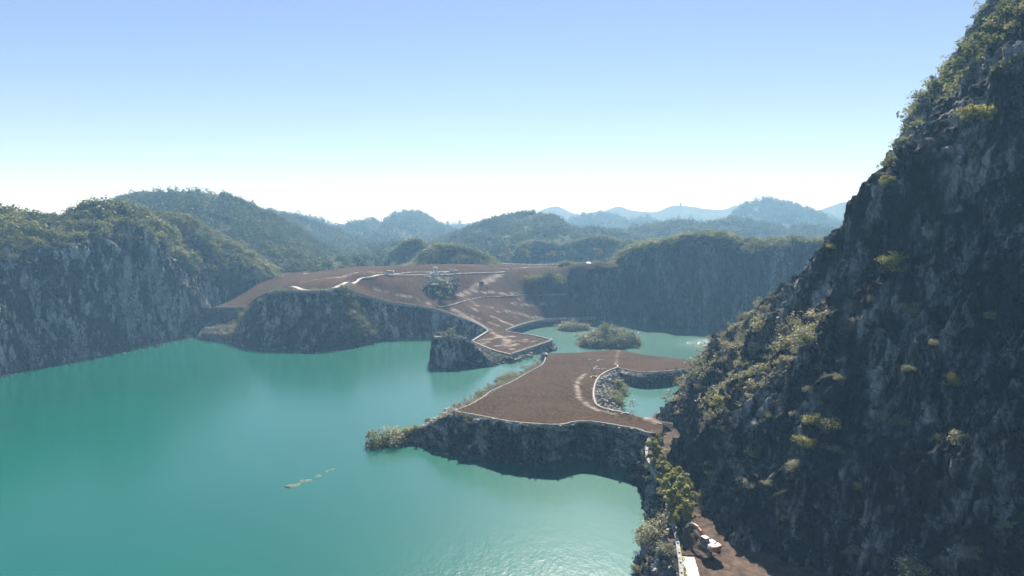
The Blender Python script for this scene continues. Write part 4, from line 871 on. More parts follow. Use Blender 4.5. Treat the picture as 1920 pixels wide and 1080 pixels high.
for i, (px, py, s) in enumerate(tw):
    x, y, z = D(px, py + 10, 436 + (i % 3)); shrub((x, y, float(zmid(np.array([[x, y]]))[0])), s, 'dark' if i % 2 else 'olive', 1.35, ['middle left bush', 'topmost bush', 'upper bush right of the top', 'rightmost bush', 'leftmost bush', 'lowest bush', 'lower right bush', 'central bush'][i] + ' of the thicket beside the far cliff', 'thicket beside the far cliff')

# ---- trees
TR = [tree_meshes(500 + i, 9, 3.0, 5.2, .34, 700, .06, .16, 9) for i in range(3)]
TP_ = [tree_meshes(520 + i, 9.5, 2.5, 7.8, .3, 3600, .05, .12, 14) for i in range(4)]
TT = [tree_meshes(540 + i, 9.5, 2.7, 4.2, .42, 700, .04, .12, 7) for i in range(4)]
def on_mid(px, y): x = ray(px, 500)[0] * y / ray(px, 500)[1]; return (x, y, float(zmid(np.array([[x, y]]))[0]) - .1)
g3 = 'trees along the road at the back of the plateau'
for i, (px, y, s, lab) in enumerate([(942, 545, .95, 'leafmost tree at the left end of the back road row'), (957, 545, .9, 'small tree second from the left of the back road row'), (975, 540, 1.05, 'bushy tree left of the twin crown on the back road'), (985, 542, 1.2, 'tallest bushy tree of the back road row'), (1034, 545, 1.1, 'slim tree left of the centre of the back road row'),
                                     (1053, 548, 1.0, 'sparse tree between the slim tree and the round crowned one'), (1072, 542, 1.15, 'round crowned tree right of the sparse one on the back road'), (1121, 540, 1.2, 'tree just right of the white cabin'), (1137, 545, .55, 'very small young tree near the white cabin'), (1155, 540, 1.1, 'tree at the right end of the back road by the cliff'), (1152, 530, .6, 'young tree in front of the right end tree')]):
    tree_thing('roadside_tree', TT[i % 4], on_mid(px, y), M['leaf_y' if i in (3, 6) else 'leaf_g' if i % 3 == 0 else 'leaf'], s * 1.15, i * 1.7, label=lab.replace('leafmost', 'leafy'), cat='tree', group=g3)
g4 = 'young trees on the plateau slope'
for i, (px, y, s, lab) in enumerate([(824, 376, .75, 'left one of three young trees by the plateau path'), (841, 378, .8, 'right one of three young trees by the plateau path'), (834, 388, 1.0, 'upper one of three young trees below the outcrop'), (856, 398, .8, 'young tree beside the rocky outcrop')]):
    tree_thing('young_tree', TT[(i + 1) % 4], on_mid(px, y), M['leaf_g'], s, i * 2.1, label=lab, cat='tree', group=g4)
g5 = 'trees lining the cliff path'
for i, (px, py, s, lab) in enumerate([(1224, 872, .66, 'tree at the far end of the cliff path row'), (1234, 884, .55, 'second tree from the far end of the cliff path'), (1243, 898, .5, 'slim tree before the gap in the cliff path row'), (1247, 920, .62, 'open crowned tree with bare trunk over the cliff path'), (1259, 920, .55, 'tree right of the open crowned one on the cliff path'),
                                     (1270, 925, .55, 'small tree against the cliff behind the path row'), (1262, 952, .68, 'yellow green tree in the near half of the cliff path row'), (1274, 972, .8, 'largest tree of the cliff path row'), (1264, 984, .7, 'tree next to the parapet in the near half of the row'), (1284, 990, .78, 'nearest tree of the row beside the excavator'), (1277, 1006, .6, 'small tree left of the nearest one'),
                                     (1228, 862, .6, 'bushy tree behind the far end tree, touching the rock corner'), (1282, 958, .75, 'tree pressed against the cliff behind the largest one'), (1252, 938, .55, 'short tree standing on the gap side of the parapet')]):
    x, y, z = G(px, py, 6.5); z = float(zl(np.array([[x, y]]))[0]); x, y, z = G(px, py, z)
    tree_thing('path_tree', TP_[i % 4], (x, y, z - .2), M['leaf_y'], s, i * 1.3, label=lab, cat='tree', group=g5)
x, y, z = D(845, 633, 291); tree_thing('lone_tree', tree_meshes(560, 4.2, 2.6, 3.4, .28, 500, .02, .09, 8, .7), (x, y, z), M['leaf'], 1.0, 0, label='small bushy tree on top of the rock stub in the lake', cat='tree')
loc, nr = hit(84, 425); loc = loc or Vector(D(84, 425, 330))
tree_thing('flat_topped_tree', tree_meshes(565, 6.2, 4.0, 1.6, .3, 420, .04, .1, 7, .5), loc, M['leaf_d'], 1, 0, label='flat topped tree on the skyline of the left cliff', cat='tree')
for i, (px, py, y, s) in enumerate([(670, 494, 520, 1.25), (684, 494, 515, 1.3), (697, 496, 520, 1.1), (716, 496, 515, 1.25), (655, 492, 525, 1.1), (640, 492, 528, 1.2), (625, 495, 525, 1.0)]):
    p_ = D(px, py, y); tree_thing('broadleaf_tree', TR[i % 3], (p_[0], p_[1], 29), M['leaf_d'] if i % 2 else M['leaf'], s, i, label=['pale green tree left of the utility poles at the wood edge', 'dark tree right of the pale green one at the wood edge', 'pale rounded tree just left of the utility poles', 'dark tree directly behind the left utility pole', 'pale tree fifth left of the utility poles', 'dark tree next left of the pale fifth tree', 'pale tree at the left end of the tall clump near the poles'][i], cat='tree', group='trees at the wood edge')
rg = np.random.default_rng(5)
for i, px in enumerate([545, 560, 572, 588, 602, 614, 735, 743]):
    p_ = D(px, 500, 500 + (i % 3) * 6); tree_thing('broadleaf_tree', TR[i % 3], (p_[0], p_[1], 29), M['leaf_d'], .8 + .1 * (i % 3), i, label=['leftmost', 'second', 'third', 'fourth', 'fifth', 'sixth'][i] + ' of the six dark trees behind the boulder heap' if i < 6 else 'small dark tree ' + ('behind the right utility pole' if i == 6 else 'right of the right utility pole'), cat='tree', group='trees at the wood edge')
# trees on the right cliff crest
for i, (px, py, s) in enumerate([(1900, 62, 1.3), (1872, 88, 1.2), (1850, 105, 1.15), (1822, 125, 1.1), (1800, 150, 1.1), (1772, 168, .9), (1745, 178, .9)]):
    loc, nr = hit(px, py)
    k = 0
    while (loc is None or loc.y > 260) and k < 40: k += 1; loc, nr = hit(px + k * 3, py + k * 6)
    if loc is None: continue
    tree_thing('crest_tree', TR[i % 3], loc - Vector((0, 0, .5)), M['leaf'], s * .62, i * 2, label='loose crowned tree ' + ['cut by the frame edge', 'second from the top', 'third from the top', 'fourth from the top', 'fifth from the top', 'next to last down the slope', 'lowest of the row'][i] + ' on the crest of the right cliff', cat='tree', group='trees on the crest of the right cliff')
# bare saplings on the bowl
def bare_tree(h, seed):
    rg = np.random.default_rng(seed); pr = [tube([(0, 0, -.2), (.1, 0, h * .5), (0, .1, h)], [.09, .06, .02], 5)]
    for k in range(8):
        z = h * rg.uniform(.4, .9); a = rg.uniform(0, 6.3); r = h * .22; pr.append(tube([(0, 0, z), (math.cos(a) * r, math.sin(a) * r, z + r * 1.1)], [.035, .012], 4))
    return tubes_mesh('bare_sapling', pr)
bt = [bare_tree(7, i) for i in range(3)]
for i, (px, y) in enumerate([(884, 412), (914, 408), (906, 402), (944, 425), (972, 430), (866, 392), (918, 398), (925, 415), (895, 420), (936, 440)]):
    o = link('bare_sapling', bt[i % 3], M['bark']); o.location = on_mid(px, y); o.rotation_euler = (0, 0, i); s = .8 + .1 * (i % 3); o.scale = (s, s, s); tag(o, 'leafless grey sapling, ' + ['third', 'sixth', 'fifth', 'ninth', 'rightmost', 'leftmost', 'fourth lower', 'seventh', 'second', 'eighth upper'][i] + ' from the left on the brown bowl slope', 'sapling', 'bare saplings on the bowl slope')

# ================================================================ walls, paths, rails
pr_ = resample(pl + pfar, .9); tag(ribbon('stone_kerb', resample(pl[:1] + pl, .9), .32, .25, M['stone'], -.05, .5, .08), 'pale kerb edging the left side of the bare soil', 'kerb', 'kerbs round the bare soil')
tag(ribbon('stone_kerb', resample([PZ(1226, 812)] + pfront[1:] + [pl[0]], .9), .36, .28, M['stone'], -.05, .6, .08), 'pale kerb along the front brow of the bare soil', 'kerb', 'kerbs round the bare soil')
tag(ribbon('stone_kerb', resample(pbay[:6], .9), .32, .25, M['stone'], -.05, .6, .08), 'pale kerb above the striped wall of the inner bay', 'kerb', 'kerbs round the bare soil')
tag(ribbon('stone_kerb', resample([(PZ(1152, 683))] + pbay[5:12], .9), .5, .45, M['stone'], -.05, .8, .12), 'pale stone edge above the white slope of the inner bay', 'kerb', 'kerbs round the bare soil')
tag(ribbon('stone_kerb', resample([pfar[-1], pbay[0]], .9), 1.0, .5, M['stone'], -.05, .6, .12), 'short pale stone edge at the far right corner of the bare soil', 'kerb', 'kerbs round the bare soil')
def lift(L, dz): L = np.array(L, float); L[:, 2] += dz; return L
def parapet(name, line, label, posts=True, width=.45, height=.75, step=2.6, mat='stone', group='parapet walls'):
    L = resample(line, .9); e = empty(name, tuple(L[0]), 0, label=label, cat='wall', group=group)
    w_ = ribbon('wall', L - L[0], width, height, M[mat], 0, .8, .08); w_.parent = e
    if posts:
        Q = resample(line, step)[:90]
        for q in Q:
            V = np.array([(x, y, z) for z in (0, height + .55) for x, y in ((-.14, -.14), (.14, -.14), (.14, .14), (-.14, .14))]) + q - L[0]
            o = link('post', mesh_np('post', V, np.array([(0, 1, 5, 4), (1, 2, 6, 5), (2, 3, 7, 6), (3, 0, 4, 7), (4, 5, 6, 7)])), M['concrete'], e)
        ribbon('rail', lift(Q - L[0], height + .35), .08, .1, M['concrete']).parent = e
    return e
parapet('parapet_wall', fw[7:15], 'long pale parapet with posts descending above the quarry wall', True)
parapet('parapet_wall', fw[3:8], 'parapet with posts along the brow of the mound', True, height=.5)
parapet('parapet_wall', fw[14:16], 'short wide parapet turning back at the head of the platform', False, 1.0, .7)
parapet('parapet_wall', fw[15:18], 'parapet on the rubble side of the triangular platform', False, .8, .4)
parapet('parapet_wall', fw[17:21], 'railed wall along the water side of the triangular platform', True, .9, .9, 2.0)
parapet('parapet_wall', fw[20:24], 'low wall along the pond side of the triangular platform', False, .6, .5)
parapet('parapet_wall', fw[23:30], 'curved pale wall round the small green pond', True, .8, .8, 3.0)
tag(ribbon('stone_revetment', resample([TP(*p) for p in [(822, 577), (845, 573), (868, 566), (890, 561), (905, 559), (940, 557), (980, 554.5), (1020, 553.5), (1062, 553)]], 1.2), .9, .5, M['stone'], -.1, .6, .2), 'rough line of pale stones crossing the middle of the brown slope', 'wall', 'stone lines on the slope')
tag(ribbon('stone_revetment', resample([D(402, 576, 372), D(430, 576.5, 370), D(452, 576.5, 368)], 1.2), .6, .4, M['stone'], 0, .5, .1), 'straight pale edge on top of the earth step beside the left cliff', 'wall', 'stone lines on the slope')
for P_, wd, lab in (([(524, 543.5), (560, 542), (600, 543.5), (622, 543), (645, 533), (672, 525), (700, 519), (730, 516.3), (770, 516.8), (810, 516.5), (850, 514.5), (900, 512.5), (948, 510.5)], 2.4, None),
                    ([(735, 515), (765, 512), (800, 511), (850, 510)], 2.2, None), ([(905, 492.8), (950, 494.8), (1000, 496.2), (1060, 496), (1105, 495.5)], 3.0, None), ([(935, 505), (980, 503), (1020, 501), (1060, 500)], 1.0, None)):
    Q = resample([TP(*p) for p in P_], 2.0); Q[:, 2] = zmid(Q[:, :2]) + .28
    tag(ribbon('path', Q, wd, .06, M['gravel'], 0, 1.2, .15), kind='structure')
# fence on the mound path
Q = resample([(p[0], p[1] + 1.2, p[2]) for p in [TP(530, 543), TP(575, 541.5), TP(612, 542.5), TP(640, 534)]], 2.2)[:60]
e = empty('path_fence', tuple(Q[0]), 0, label='slender post fence beside the path on the mound', cat='fence')
for q in Q:
    V, Fc = tube([(0, 0, -.2), (0, 0, 1.7)], [.09, .07], 5); link('post', mesh_np('post', V + q - Q[0], Fc), M['bark'], e)
ribbon('rail', lift(Q - Q[0], 1.3), .06, .08, M['bark']).parent = e
# parapet and road on the near ledge
pl_ = resample(pe, .7)
ne = empty('cliff_path_parapet', tuple(pl_[0]), 0, label='long grey stone parapet winding along the brink under the path trees', cat='wall', group='parapet walls')
ribbon('wall', pl_ - pl_[0], .55, .85, M['stone'], 0, 1.0, .06).parent = ne
ribbon('coping', lift(pl_ - pl_[0], .85), .6, .12, M['stone'], 0.004, 0, .03).parent = ne
for q in resample(pe, 3.2)[:60]:
    V = np.array([(x, y, z) for z in (.9, 1.22) for x, y in ((-.13, -.13), (.13, -.13), (.13, .13), (-.13, .13))]) + q - pl_[0]
    link('post', mesh_np('post', V, np.array([(0, 1, 5, 4), (1, 2, 6, 5), (2, 3, 7, 6), (3, 0, 4, 7), (4, 5, 6, 7)])), M['concrete'], ne)
Q = np.array([G(1303, 1180, 5.35), G(1296, 1080, 5.35), G(1291, 1058, 5.35), G(1287, 1043, 5.35)]); tag(ribbon('road', resample(Q, .6), 2.3, .08, M['concrete'], -.1, .5, .12), kind='structure')
Q = np.array([G(1290, 1180, 5.3), G(1283, 1080, 5.3), G(1279, 1050, 5.3), G(1276, 1030, 5.3)]); Q = resample(Q, .5); sc_ = RNG.uniform(.15, .38, len(Q) * 5)
tag(scatter('grass', np.repeat(Q, 5, 0) + RNG.normal(0, .2, (len(Q) * 5, 3)) * [1, 1, .1], sc_, TG, M['leaf_y']), 'strip of yellow grass between parapet and concrete road', None, None, 'stuff')

# ---------------------------------------------------------------- boulders as things
def boulder(px, py, s, lab, group=None, loc=None, mat='boulder', stretch=(1, 1, 1)):
    l, n = hit(px, py) if loc is None else (Vector(loc), None)
    if l is None: return
    V, Fc = rock_template(int(px * 7 + py), 3); V = V * (1 + .18 * pnoise(V * 3)[:, None])
    o = link('boulder', mesh_np('boulder', V * s * np.array(stretch), Fc), M[mat]); o.location = l - Vector((0, 0, s * .15)); tag(o, lab, 'boulder', group)
boulder(1021, 672, 2.0, 'tall dark rock at the corner of the bare soil by the lake', stretch=(.7, 1, 1.6))
boulder(822, 632, 1.3, 'pale slab on the left end of the rock stub', stretch=(1.8, 1.4, .6)); boulder(860, 634, 1.6, 'pale slab on the right end of the rock stub top', stretch=(1.8, 1.4, .6))
boulder(1052, 803, 1.3, 'pale block jutting from the front bank under the kerb notch', stretch=(1.5, 1, .8)); boulder(893, 788, 1.0, 'pale stone sticking out of the front bank near its left end'); boulder(846, 778, 1.0, 'white stone under the left corner of the bare soil')
boulder(1232, 850, 1.3, 'pale boulder behind the far path trees', stretch=(1, 1, 1.3)); boulder(1500, 1050, 2.4, 'dark rounded boulder at the foot of the cliff right of the excavator', mat='rock_near', stretch=(1.6, 1.2, 1))
boulder(573, 514, 1.5, 'grey boulder heap on the brown field by the wood edge', stretch=(2, 1.2, .9)); boulder(800, 519, 1.6, 'pale slab under the road at the outcrop', stretch=(2, 1.4, .5)); boulder(815, 533, 1.4, 'pale slab on the face of the outcrop', stretch=(1.6, 1, .6))
boulder(1415, 1015, 1.3, 'bluish rock slab against the dark cliff behind the excavator', mat='rock_near', stretch=(1, .7, 1.5))
M['silt'] = plain('pale_wet_rock', (.10, .125, .105), .95, .02, nscale=1.5, var=.5, bd=.2)
# shoal just breaking the surface
V = []; a = np.array(G(545, 912)); b = np.array(G(640, 872)); X_ = np.linspace(-.1, 1.1, 90); Y_ = np.linspace(-1, 1, 30)
P = np.zeros((90, 30, 3)); dr = b - a; L_ = np.linalg.norm(dr); dr /= L_; pn = np.array([-dr[1], dr[0], 0])
for i, u in enumerate(X_):
    for j, v in enumerate(Y_): P[i, j] = a + dr * u * L_ + pn * v * (3.2 * (1.05 - .6 * u))
P[..., 2] = -.33 + (1 - Y_[None] ** 2) * (.385 - .14 * X_[:, None]) * (X_[:, None] > -.05) + .35 * fbm(P / 2.5, 4)
tag(link('shoal', mesh_np('shoal', P.reshape(-1, 3), grid_faces(90, 30)), M['silt']), kind='structure')
# white debris on the soil
def debris(px, py, n, ax, ay, lab, zf):
    p0 = zf(px, py); Vs, Fs, o = [], [], 0
    for k in range(n):
        c = np.array(p0) + [RNG.normal() * ax, RNG.normal() * ay, .18]; l, w_, a = RNG.uniform(.5, 1.6), RNG.uniform(.12, .3), RNG.normal(.9, .35)
        V = np.array([(x, y, z) for z in (-.25, .18) for x, y in ((-l, -w_), (l, -w_), (l, w_), (-l, w_))]); V = rotz(V, a) + c
        Vs.append(V); Fs.append(np.array([(0, 1, 5, 4), (1, 2, 6, 5), (2, 3, 7, 6), (3, 0, 4, 7), (4, 5, 6, 7)]) + o); o += 8
    tag(link('stone_pile', mesh_np('stone_pile', np.concatenate(Vs), np.concatenate(Fs)), M['stone']), lab, 'stone pile', 'heaps of pale stakes on the bare soil')
debris(1115, 692, 9, 1.5, 1.8, 'middle heap of pale stakes on the bare soil', PZ); debris(1113, 708, 7, 1.3, 1.2, 'lower heap of pale stakes beside the inner bay edge', PZ); debris(1120, 675, 5, 1.6, 2.0, 'upper faint heap of pale stakes on the bare soil', PZ)

# ================================================================ vehicles and structures
def box(b, c, s, rx=0, ry=0, rz=0, bev=0, taper=None):
    """beveled box into bmesh b"""
    r = bmesh.ops.create_cube(b, size=1); vs = r['verts']
    for v in vs:
        v.co = Vector((v.co.x * s[0], v.co.y * s[1], v.co.z * s[2]))
        if taper and v.co.z > 0: v.co.x *= taper[0]; v.co.y *= taper[1]
    if bev:
        es = list({e for v in vs for e in v.link_edges}); bv = bmesh.ops.bevel(b, geom=es, offset=bev, segments=2, affect='EDGES'); vs = list({v for f in bv['faces'] for v in f.verts} | {v for v in vs if v.is_valid})
    mt = Matrix.Translation(c) @ Matrix.Rotation(rz, 4, 'Z') @ Matrix.Rotation(ry, 4, 'Y') @ Matrix.Rotation(rx, 4, 'X')
    for v in vs: v.co = mt @ v.co
def cyl(b, c, r, h, axis='X', seg=14):
    q = bmesh.ops.create_cone(b, cap_ends=True, segments=seg, radius1=r, radius2=r, depth=h)
    m_ = {'X': Matrix.Rotation(math.pi / 2, 4, 'Y'), 'Y': Matrix.Rotation(math.pi / 2, 4, 'X'), 'Z': Matrix()}[axis]
    for v in q['verts']: v.co = Matrix.Translation(c) @ (m_ @ v.co)
def prism(b, prof, w_, x0=0.0, axis='X'):
    """side profile in (y,z) extruded along x, centred at x0"""
    A = [b.verts.new((x0 - w_ / 2, y, z)) for y, z in prof]; B = [b.verts.new((x0 + w_ / 2, y, z)) for y, z in prof]
    b.faces.new(A[::-1]); b.faces.new(B); n = len(prof)
    for i in range(n): b.faces.new((A[i], A[(i + 1) % n], B[(i + 1) % n], B[i]))
def bo(name, b, mat, parent):
    bmesh.ops.recalc_face_normals(b, faces=b.faces[:]); me = bpy.data.meshes.new(name); b.to_mesh(me); b.free(); return link(name, me, mat, parent)
M['orange'] = plain('faded_orange_paint', (.30, .12, .075), .45, .4, nscale=2.5, var=.3, bd=.01); M['white_paint_and_glare'] = plain('white_paint_and_glare', (.55, .56, .57), .45, .5)  # white also stands in for sun glare on the excavator's tops
M['steel'] = plain('worn_steel', (.16, .15, .14), .5, .4, .3, 2.0, .4, .01); M['rubber'] = plain('black_rubber', (.02, .02, .02), .7, .3)
M['glass'] = plain('dark_glass', (.02, .03, .035), .08, .6); M['dark_grey'] = plain('dark_grey_paint', (.06, .06, .065), .4, .4); M['silver'] = plain('silver_paint', (.4, .42, .44), .3, .5, .4); M['pale'] = plain('pale_panel', (.55, .50, .48), .45, .4, nscale=2, var=.15)

# --- excavator: local +Y is forward
ex = empty('excavator', (0, 0, 0), 0, label='orange excavator, its tops painted white for sun glare, digging the earth on the ledge', cat='excavator')
for sx in (-1, 1):
    b = bmesh.new(); prof = [(-1.9, .35), (-1.65, .08), (1.65, .08), (1.9, .35), (1.95, .55), (1.7, .82), (-1.7, .82), (-1.95, .55)]; prism(b, prof, .55, sx * 1.05); t_ = bo('track', b, M['rubber'], ex)
    b = bmesh.new()
    for y in np.linspace(-1.7, 1.7, 16): box(b, (sx * 1.05, y, .84), (.57, .12, .06)); box(b, (sx * 1.05, y, .06), (.57, .12, .06))
    bo('track_shoes', b, M['steel'], t_)
    for y, r_, z_ in [(-1.55, .3, .45), (1.55, .3, .45)] + [(q, .13, .24) for q in np.linspace(-1.0, 1.0, 5)]: b = bmesh.new(); cyl(b, (sx * 1.34, y, z_), r_, .06); bo('roller', b, M['steel'], t_)
b = bmesh.new(); box(b, (0, 0, .6), (1.6, 1.8, .45), bev=.05); cyl(b, (0, 0, .93), .65, .22, 'Z', 20); bo('undercarriage', b, M['steel'], ex)
sw = R(0)
b = bmesh.new(); box(b, (0, -.35, 1.2), (2.5, 3.0, .35), bev=.05); bo('deck', b, M['steel'], ex)
b = bmesh.new(); box(b, (.62, -.35, 1.72), (1.2, 1.9, .75), bev=.08); box(b, (0, -1.35, 1.72), (2.44, 1.0, .75), bev=.08); ho = bo('engine_cover', b, M['white_paint_and_glare'], ex)  # sun glare on the orange bodywork, painted as white
b = bmesh.new()
for y in (-.2, -.45, -.7): box(b, (1.23, y, 1.75), (.03, .14, .4))
box(b, (.3, -1.3, 2.14), (.5, .4, .1), bev=.02); cyl(b, (.85, -1.0, 2.3), .06, .4, 'Z', 10); bo('vent', b, M['dark_grey'], ho)
b = bmesh.new(); pts = [(-1.26, -1.7), (-1.22, -2.15), (-.7, -2.42), (0, -2.5), (.7, -2.42), (1.22, -2.15), (1.26, -1.7)]
lo_ = [b.verts.new((x, y, 1.06)) for x, y in pts]; hi_ = [b.verts.new((x, y, 2.02)) for x, y in pts]; b.faces.new(lo_); b.faces.new(hi_)
for i in range(7): b.faces.new((lo_[i], lo_[(i + 1) % 7], hi_[(i + 1) % 7], hi_[i]))
bo('counterweight', b, M['orange'], ex)
b = bmesh.new(); prism(b, [(-.35, 1.38), (1.15, 1.38), (1.2, 1.9), (.95, 2.85), (-.35, 2.85)], .98, -.72); cb = bo('cab', b, M['dark_grey'], ex)
b = bmesh.new(); box(b, (-.72, .3, 2.9), (1.02, 1.36, .1), bev=.03); bo('cab_roof', b, M['white_paint_and_glare'], cb)  # roof coloured white to imitate glare from the sun
b = bmesh.new(); box(b, (-1.22, .3, 2.25), (.02, 1.0, .8)); box(b, (-.22, .3, 2.25), (.02, 1.0, .8)); box(b, (-.72, 1.09, 2.35), (.8, .03, .85), rx=R(14)); bo('cab_window', b, M['glass'], cb)
def arm(b, A, B, w0, h0, w1, h1):
    A, B = Vector(A), Vector(B); d = (B - A).normalized(); x = Vector((1, 0, 0)); u = x.cross(d); vs = []
    for c, ww, hh in ((A, w0, h0), (B, w1, h1)): vs.append([b.verts.new(c + x * sx * ww / 2 + u * sz * hh / 2) for sx, sz in ((-1, -1), (1, -1), (1, 1), (-1, 1))])
    b.faces.new(vs[0][::-1]); b.faces.new(vs[1])
    for i in range(4): b.faces.new((vs[0][i], vs[0][(i + 1) % 4], vs[1][(i + 1) % 4], vs[1][i]))
b = bmesh.new(); P0, P1, P2, P3, P4 = (.1, .95, 1.6), (.1, 2.5, 2.9), (.1, 4.5, 3.45), (.1, 6.1, 3.0), (.1, 7.2, 1.9)
arm(b, P0, P1, .42, .42, .4, .62); arm(b, P1, P2, .4, .62, .38, .55); arm(b, P2, P3, .38, .55, .34, .34); bo('boom', b, M['orange'], ex)
b = bmesh.new(); arm(b, (.1, 5.6, 3.5), (.1, 6.2, 2.95), .3, .3, .3, .42); arm(b, (.1, 6.2, 2.95), P4, .3, .42, .26, .24); bo('stick', b, M['pale'], ex)
for A, B, r1 in (((-.22, 1.3, 1.5), (-.22, 3.2, 3.0), .09), ((.42, 1.3, 1.5), (.42, 3.2, 3.0), .09), ((.1, 3.4, 3.6), (.1, 5.5, 3.75), .08), ((.1, 6.0, 3.4), (.1, 7.25, 2.5), .06)):
    b = bmesh.new(); arm(b, A, Vector(A).lerp(Vector(B), .6), r1 * 2, r1 * 2, r1 * 2, r1 * 2); arm(b, Vector(A).lerp(Vector(B), .6), B, r1, r1, r1, r1); bo('hydraulic_ram', b, M['silver'], ex)
b = bmesh.new(); prism(b, [(7.15, 2.05), (7.65, 1.75), (7.75, 1.2), (7.35, .75), (6.75, .75), (6.95, 1.0), (7.2, 1.1), (7.3, 1.4), (7.05, 1.7)], .9, .1)
for k in range(4): box(b, (-.25 + k * .23, 6.68, .76), (.08, .3, .06))
bo('bucket', b, M['steel'], ex)
exl = G(1329, 1034, 5.9); ex.location = exl; ex.rotation_euler = (0, 0, R(24))
ex.scale = (.8, .8, .8)
# heap of dug earth
hp = G(1294, 1012, 5.6); u = np.linspace(-1, 1, 40); X_, Y_ = np.meshgrid(u, u, indexing='ij'); P = np.stack([hp[0] + X_ * 3.4, hp[1] + Y_ * 4.5, X_ * 0], -1)
P[..., 2] = 5.2 + np.clip(1.9 * np.exp(-2.6 * (X_ ** 2 + Y_ ** 2)) + .55 * fbm(P / 1.2, 4), -.5, 4) * np.clip(1.5 - 1.5 * np.hypot(X_, Y_), 0, 1)
tag(link('earth_heap', mesh_np('earth_heap', P.reshape(-1, 3), grid_faces(40, 40)), M['earth']), 'loose brown earth heap in front of the excavator bucket', 'earth heap')

# --- cars: local +X forward
def car(kind, paint, name, loc, rz, label, group=None, s=1.0):
    e = empty(name, loc, rz, label=label, cat='van' if kind == 'van' else 'car', group=group); e.scale = (s, s, s); b = bmesh.new()
    if kind == 'van': prof = [(-2.55, .35), (2.5, .35), (2.58, .9), (2.3, 1.15), (1.75, 1.95), (1.4, 2.15), (-2.4, 2.15), (-2.58, 1.9), (-2.6, .6)]; wd, gl = 1.9, [(-2.2, 1.25), (1.95, 1.25), (1.55, 1.85), (-2.2, 1.85)]
    elif kind == 'suv': prof = [(-2.25, .35), (2.2, .35), (2.28, .85), (1.9, 1.0), (1.15, 1.08), (.6, 1.62), (-1.7, 1.66), (-2.15, 1.1), (-2.28, .6)]; wd, gl = 1.8, [(-1.75, 1.12), (.95, 1.12), (.5, 1.52), (-1.6, 1.54)]
    else: prof = [(-2.25, .3), (2.2, .3), (2.25, .7), (1.9, .88), (1.0, .95), (.35, 1.42), (-.95, 1.44), (-1.6, 1.02), (-2.2, .95), (-2.28, .5)]; wd, gl = 1.75, [(-1.3, 1.0), (.75, 1.0), (.3, 1.34), (-.9, 1.36)]
    A = [b.verts.new((x, -wd / 2, z)) for x, z in prof]; B = [b.verts.new((x, wd / 2, z)) for x, z in prof]; b.faces.new(A); b.faces.new(B[::-1]); n = len(prof)
    for i in range(n): b.faces.new((A[i], B[i], B[(i + 1) % n], A[(i + 1) % n]))
    for v in b.verts:
        if v.co.z > 1.3: v.co.y *= .86
    bmesh.ops.bevel(b, geom=b.edges[:], offset=.06, segments=2, affect='EDGES'); bd = bo('body', b, paint, e)
    for sy in (-1, 1):
        b = bmesh.new(); vs = [b.verts.new((x, sy * (wd / 2 * (1 if z < 1.3 else .9) + .012), z)) for x, z in gl]; b.faces.new(vs); r = bmesh.ops.extrude_face_region(b, geom=b.faces[:])
        for v in r['geom']:
            if isinstance(v, bmesh.types.BMVert): v.co.y -= sy * .03
        bo('side_window', b, M['glass'], e)
    k = [p for p in prof if p[1] > .9]
    for i in range(len(k) - 1):
        (x0, z0), (x1, z1) = k[i], k[i + 1]
        if abs(z1 - z0) > .3:
            b = bmesh.new(); q0, q1 = (x0 * .9 + x1 * .1, z0 * .9 + z1 * .1), (x0 * .15 + x1 * .85, z0 * .15 + z1 * .85); sg = .02 if x0 > 0 else -.02
            vs = [b.verts.new((q0[0] + sg, -wd * .4, q0[1] + .02)), b.verts.new((q0[0] + sg, wd * .4, q0[1] + .02)), b.verts.new((q1[0] + sg, wd * .36, q1[1] + .02)), b.verts.new((q1[0] + sg, -wd * .36, q1[1] + .02))]; b.faces.new(vs)
            bo('windscreen' if x0 > 0 else 'rear_window', b, M['glass'], e)
    wb = 1.55 if kind == 'van' else 1.35
    for sx in (-1, 1):
        for sy in (-1, 1):
            b = bmesh.new(); cyl(b, (sx * wb, sy * (wd / 2 - .08), .33), .33, .22, 'Y', 16); wl = bo('wheel', b, M['rubber'], e); b = bmesh.new(); cyl(b, (sx * wb, sy * (wd / 2 + .035), .33), .19, .02, 'Y', 12); bo('rim', b, M['silver'], wl)
    for sy in (-1, 1): b = bmesh.new(); box(b, (prof[2][0] - .03, sy * wd * .36, .78), (.08, .28, .14), bev=.02); bo('headlight', b, M['silver'], e)
    return e
def park(px, py, dy=0, dz=.62):
    x, y, z = TP(px, py); return (x, y + dy, float(zmid(np.array([[x, y + dy]]))[0]) + dz)
car('van', M['white_paint_and_glare'], 'parked_van', park(730, 517), R(176), 'white minibus parked where the path meets the road', s=1.05)
car('suv', M['white_paint_and_glare'], 'parked_car', park(814, 518), R(200), 'left one of two white cars parked together on the plateau road', 'cars on the plateau road', 1.05)
car('suv', M['white_paint_and_glare'], 'parked_car', park(829, 517), R(10), 'right one of two white cars parked together on the plateau road', 'cars on the plateau road', 1.1)
car('sedan', M['silver'], 'parked_car', park(850, 511), R(5), 'grey car parked alone behind the white cars', 'cars on the plateau road', 1.1)
car('suv', M['dark_grey'], 'parked_car', park(903, 533, 0, .3), R(60), 'dark car on the slanting dirt ramp', 'cars on the plateau road', .9)
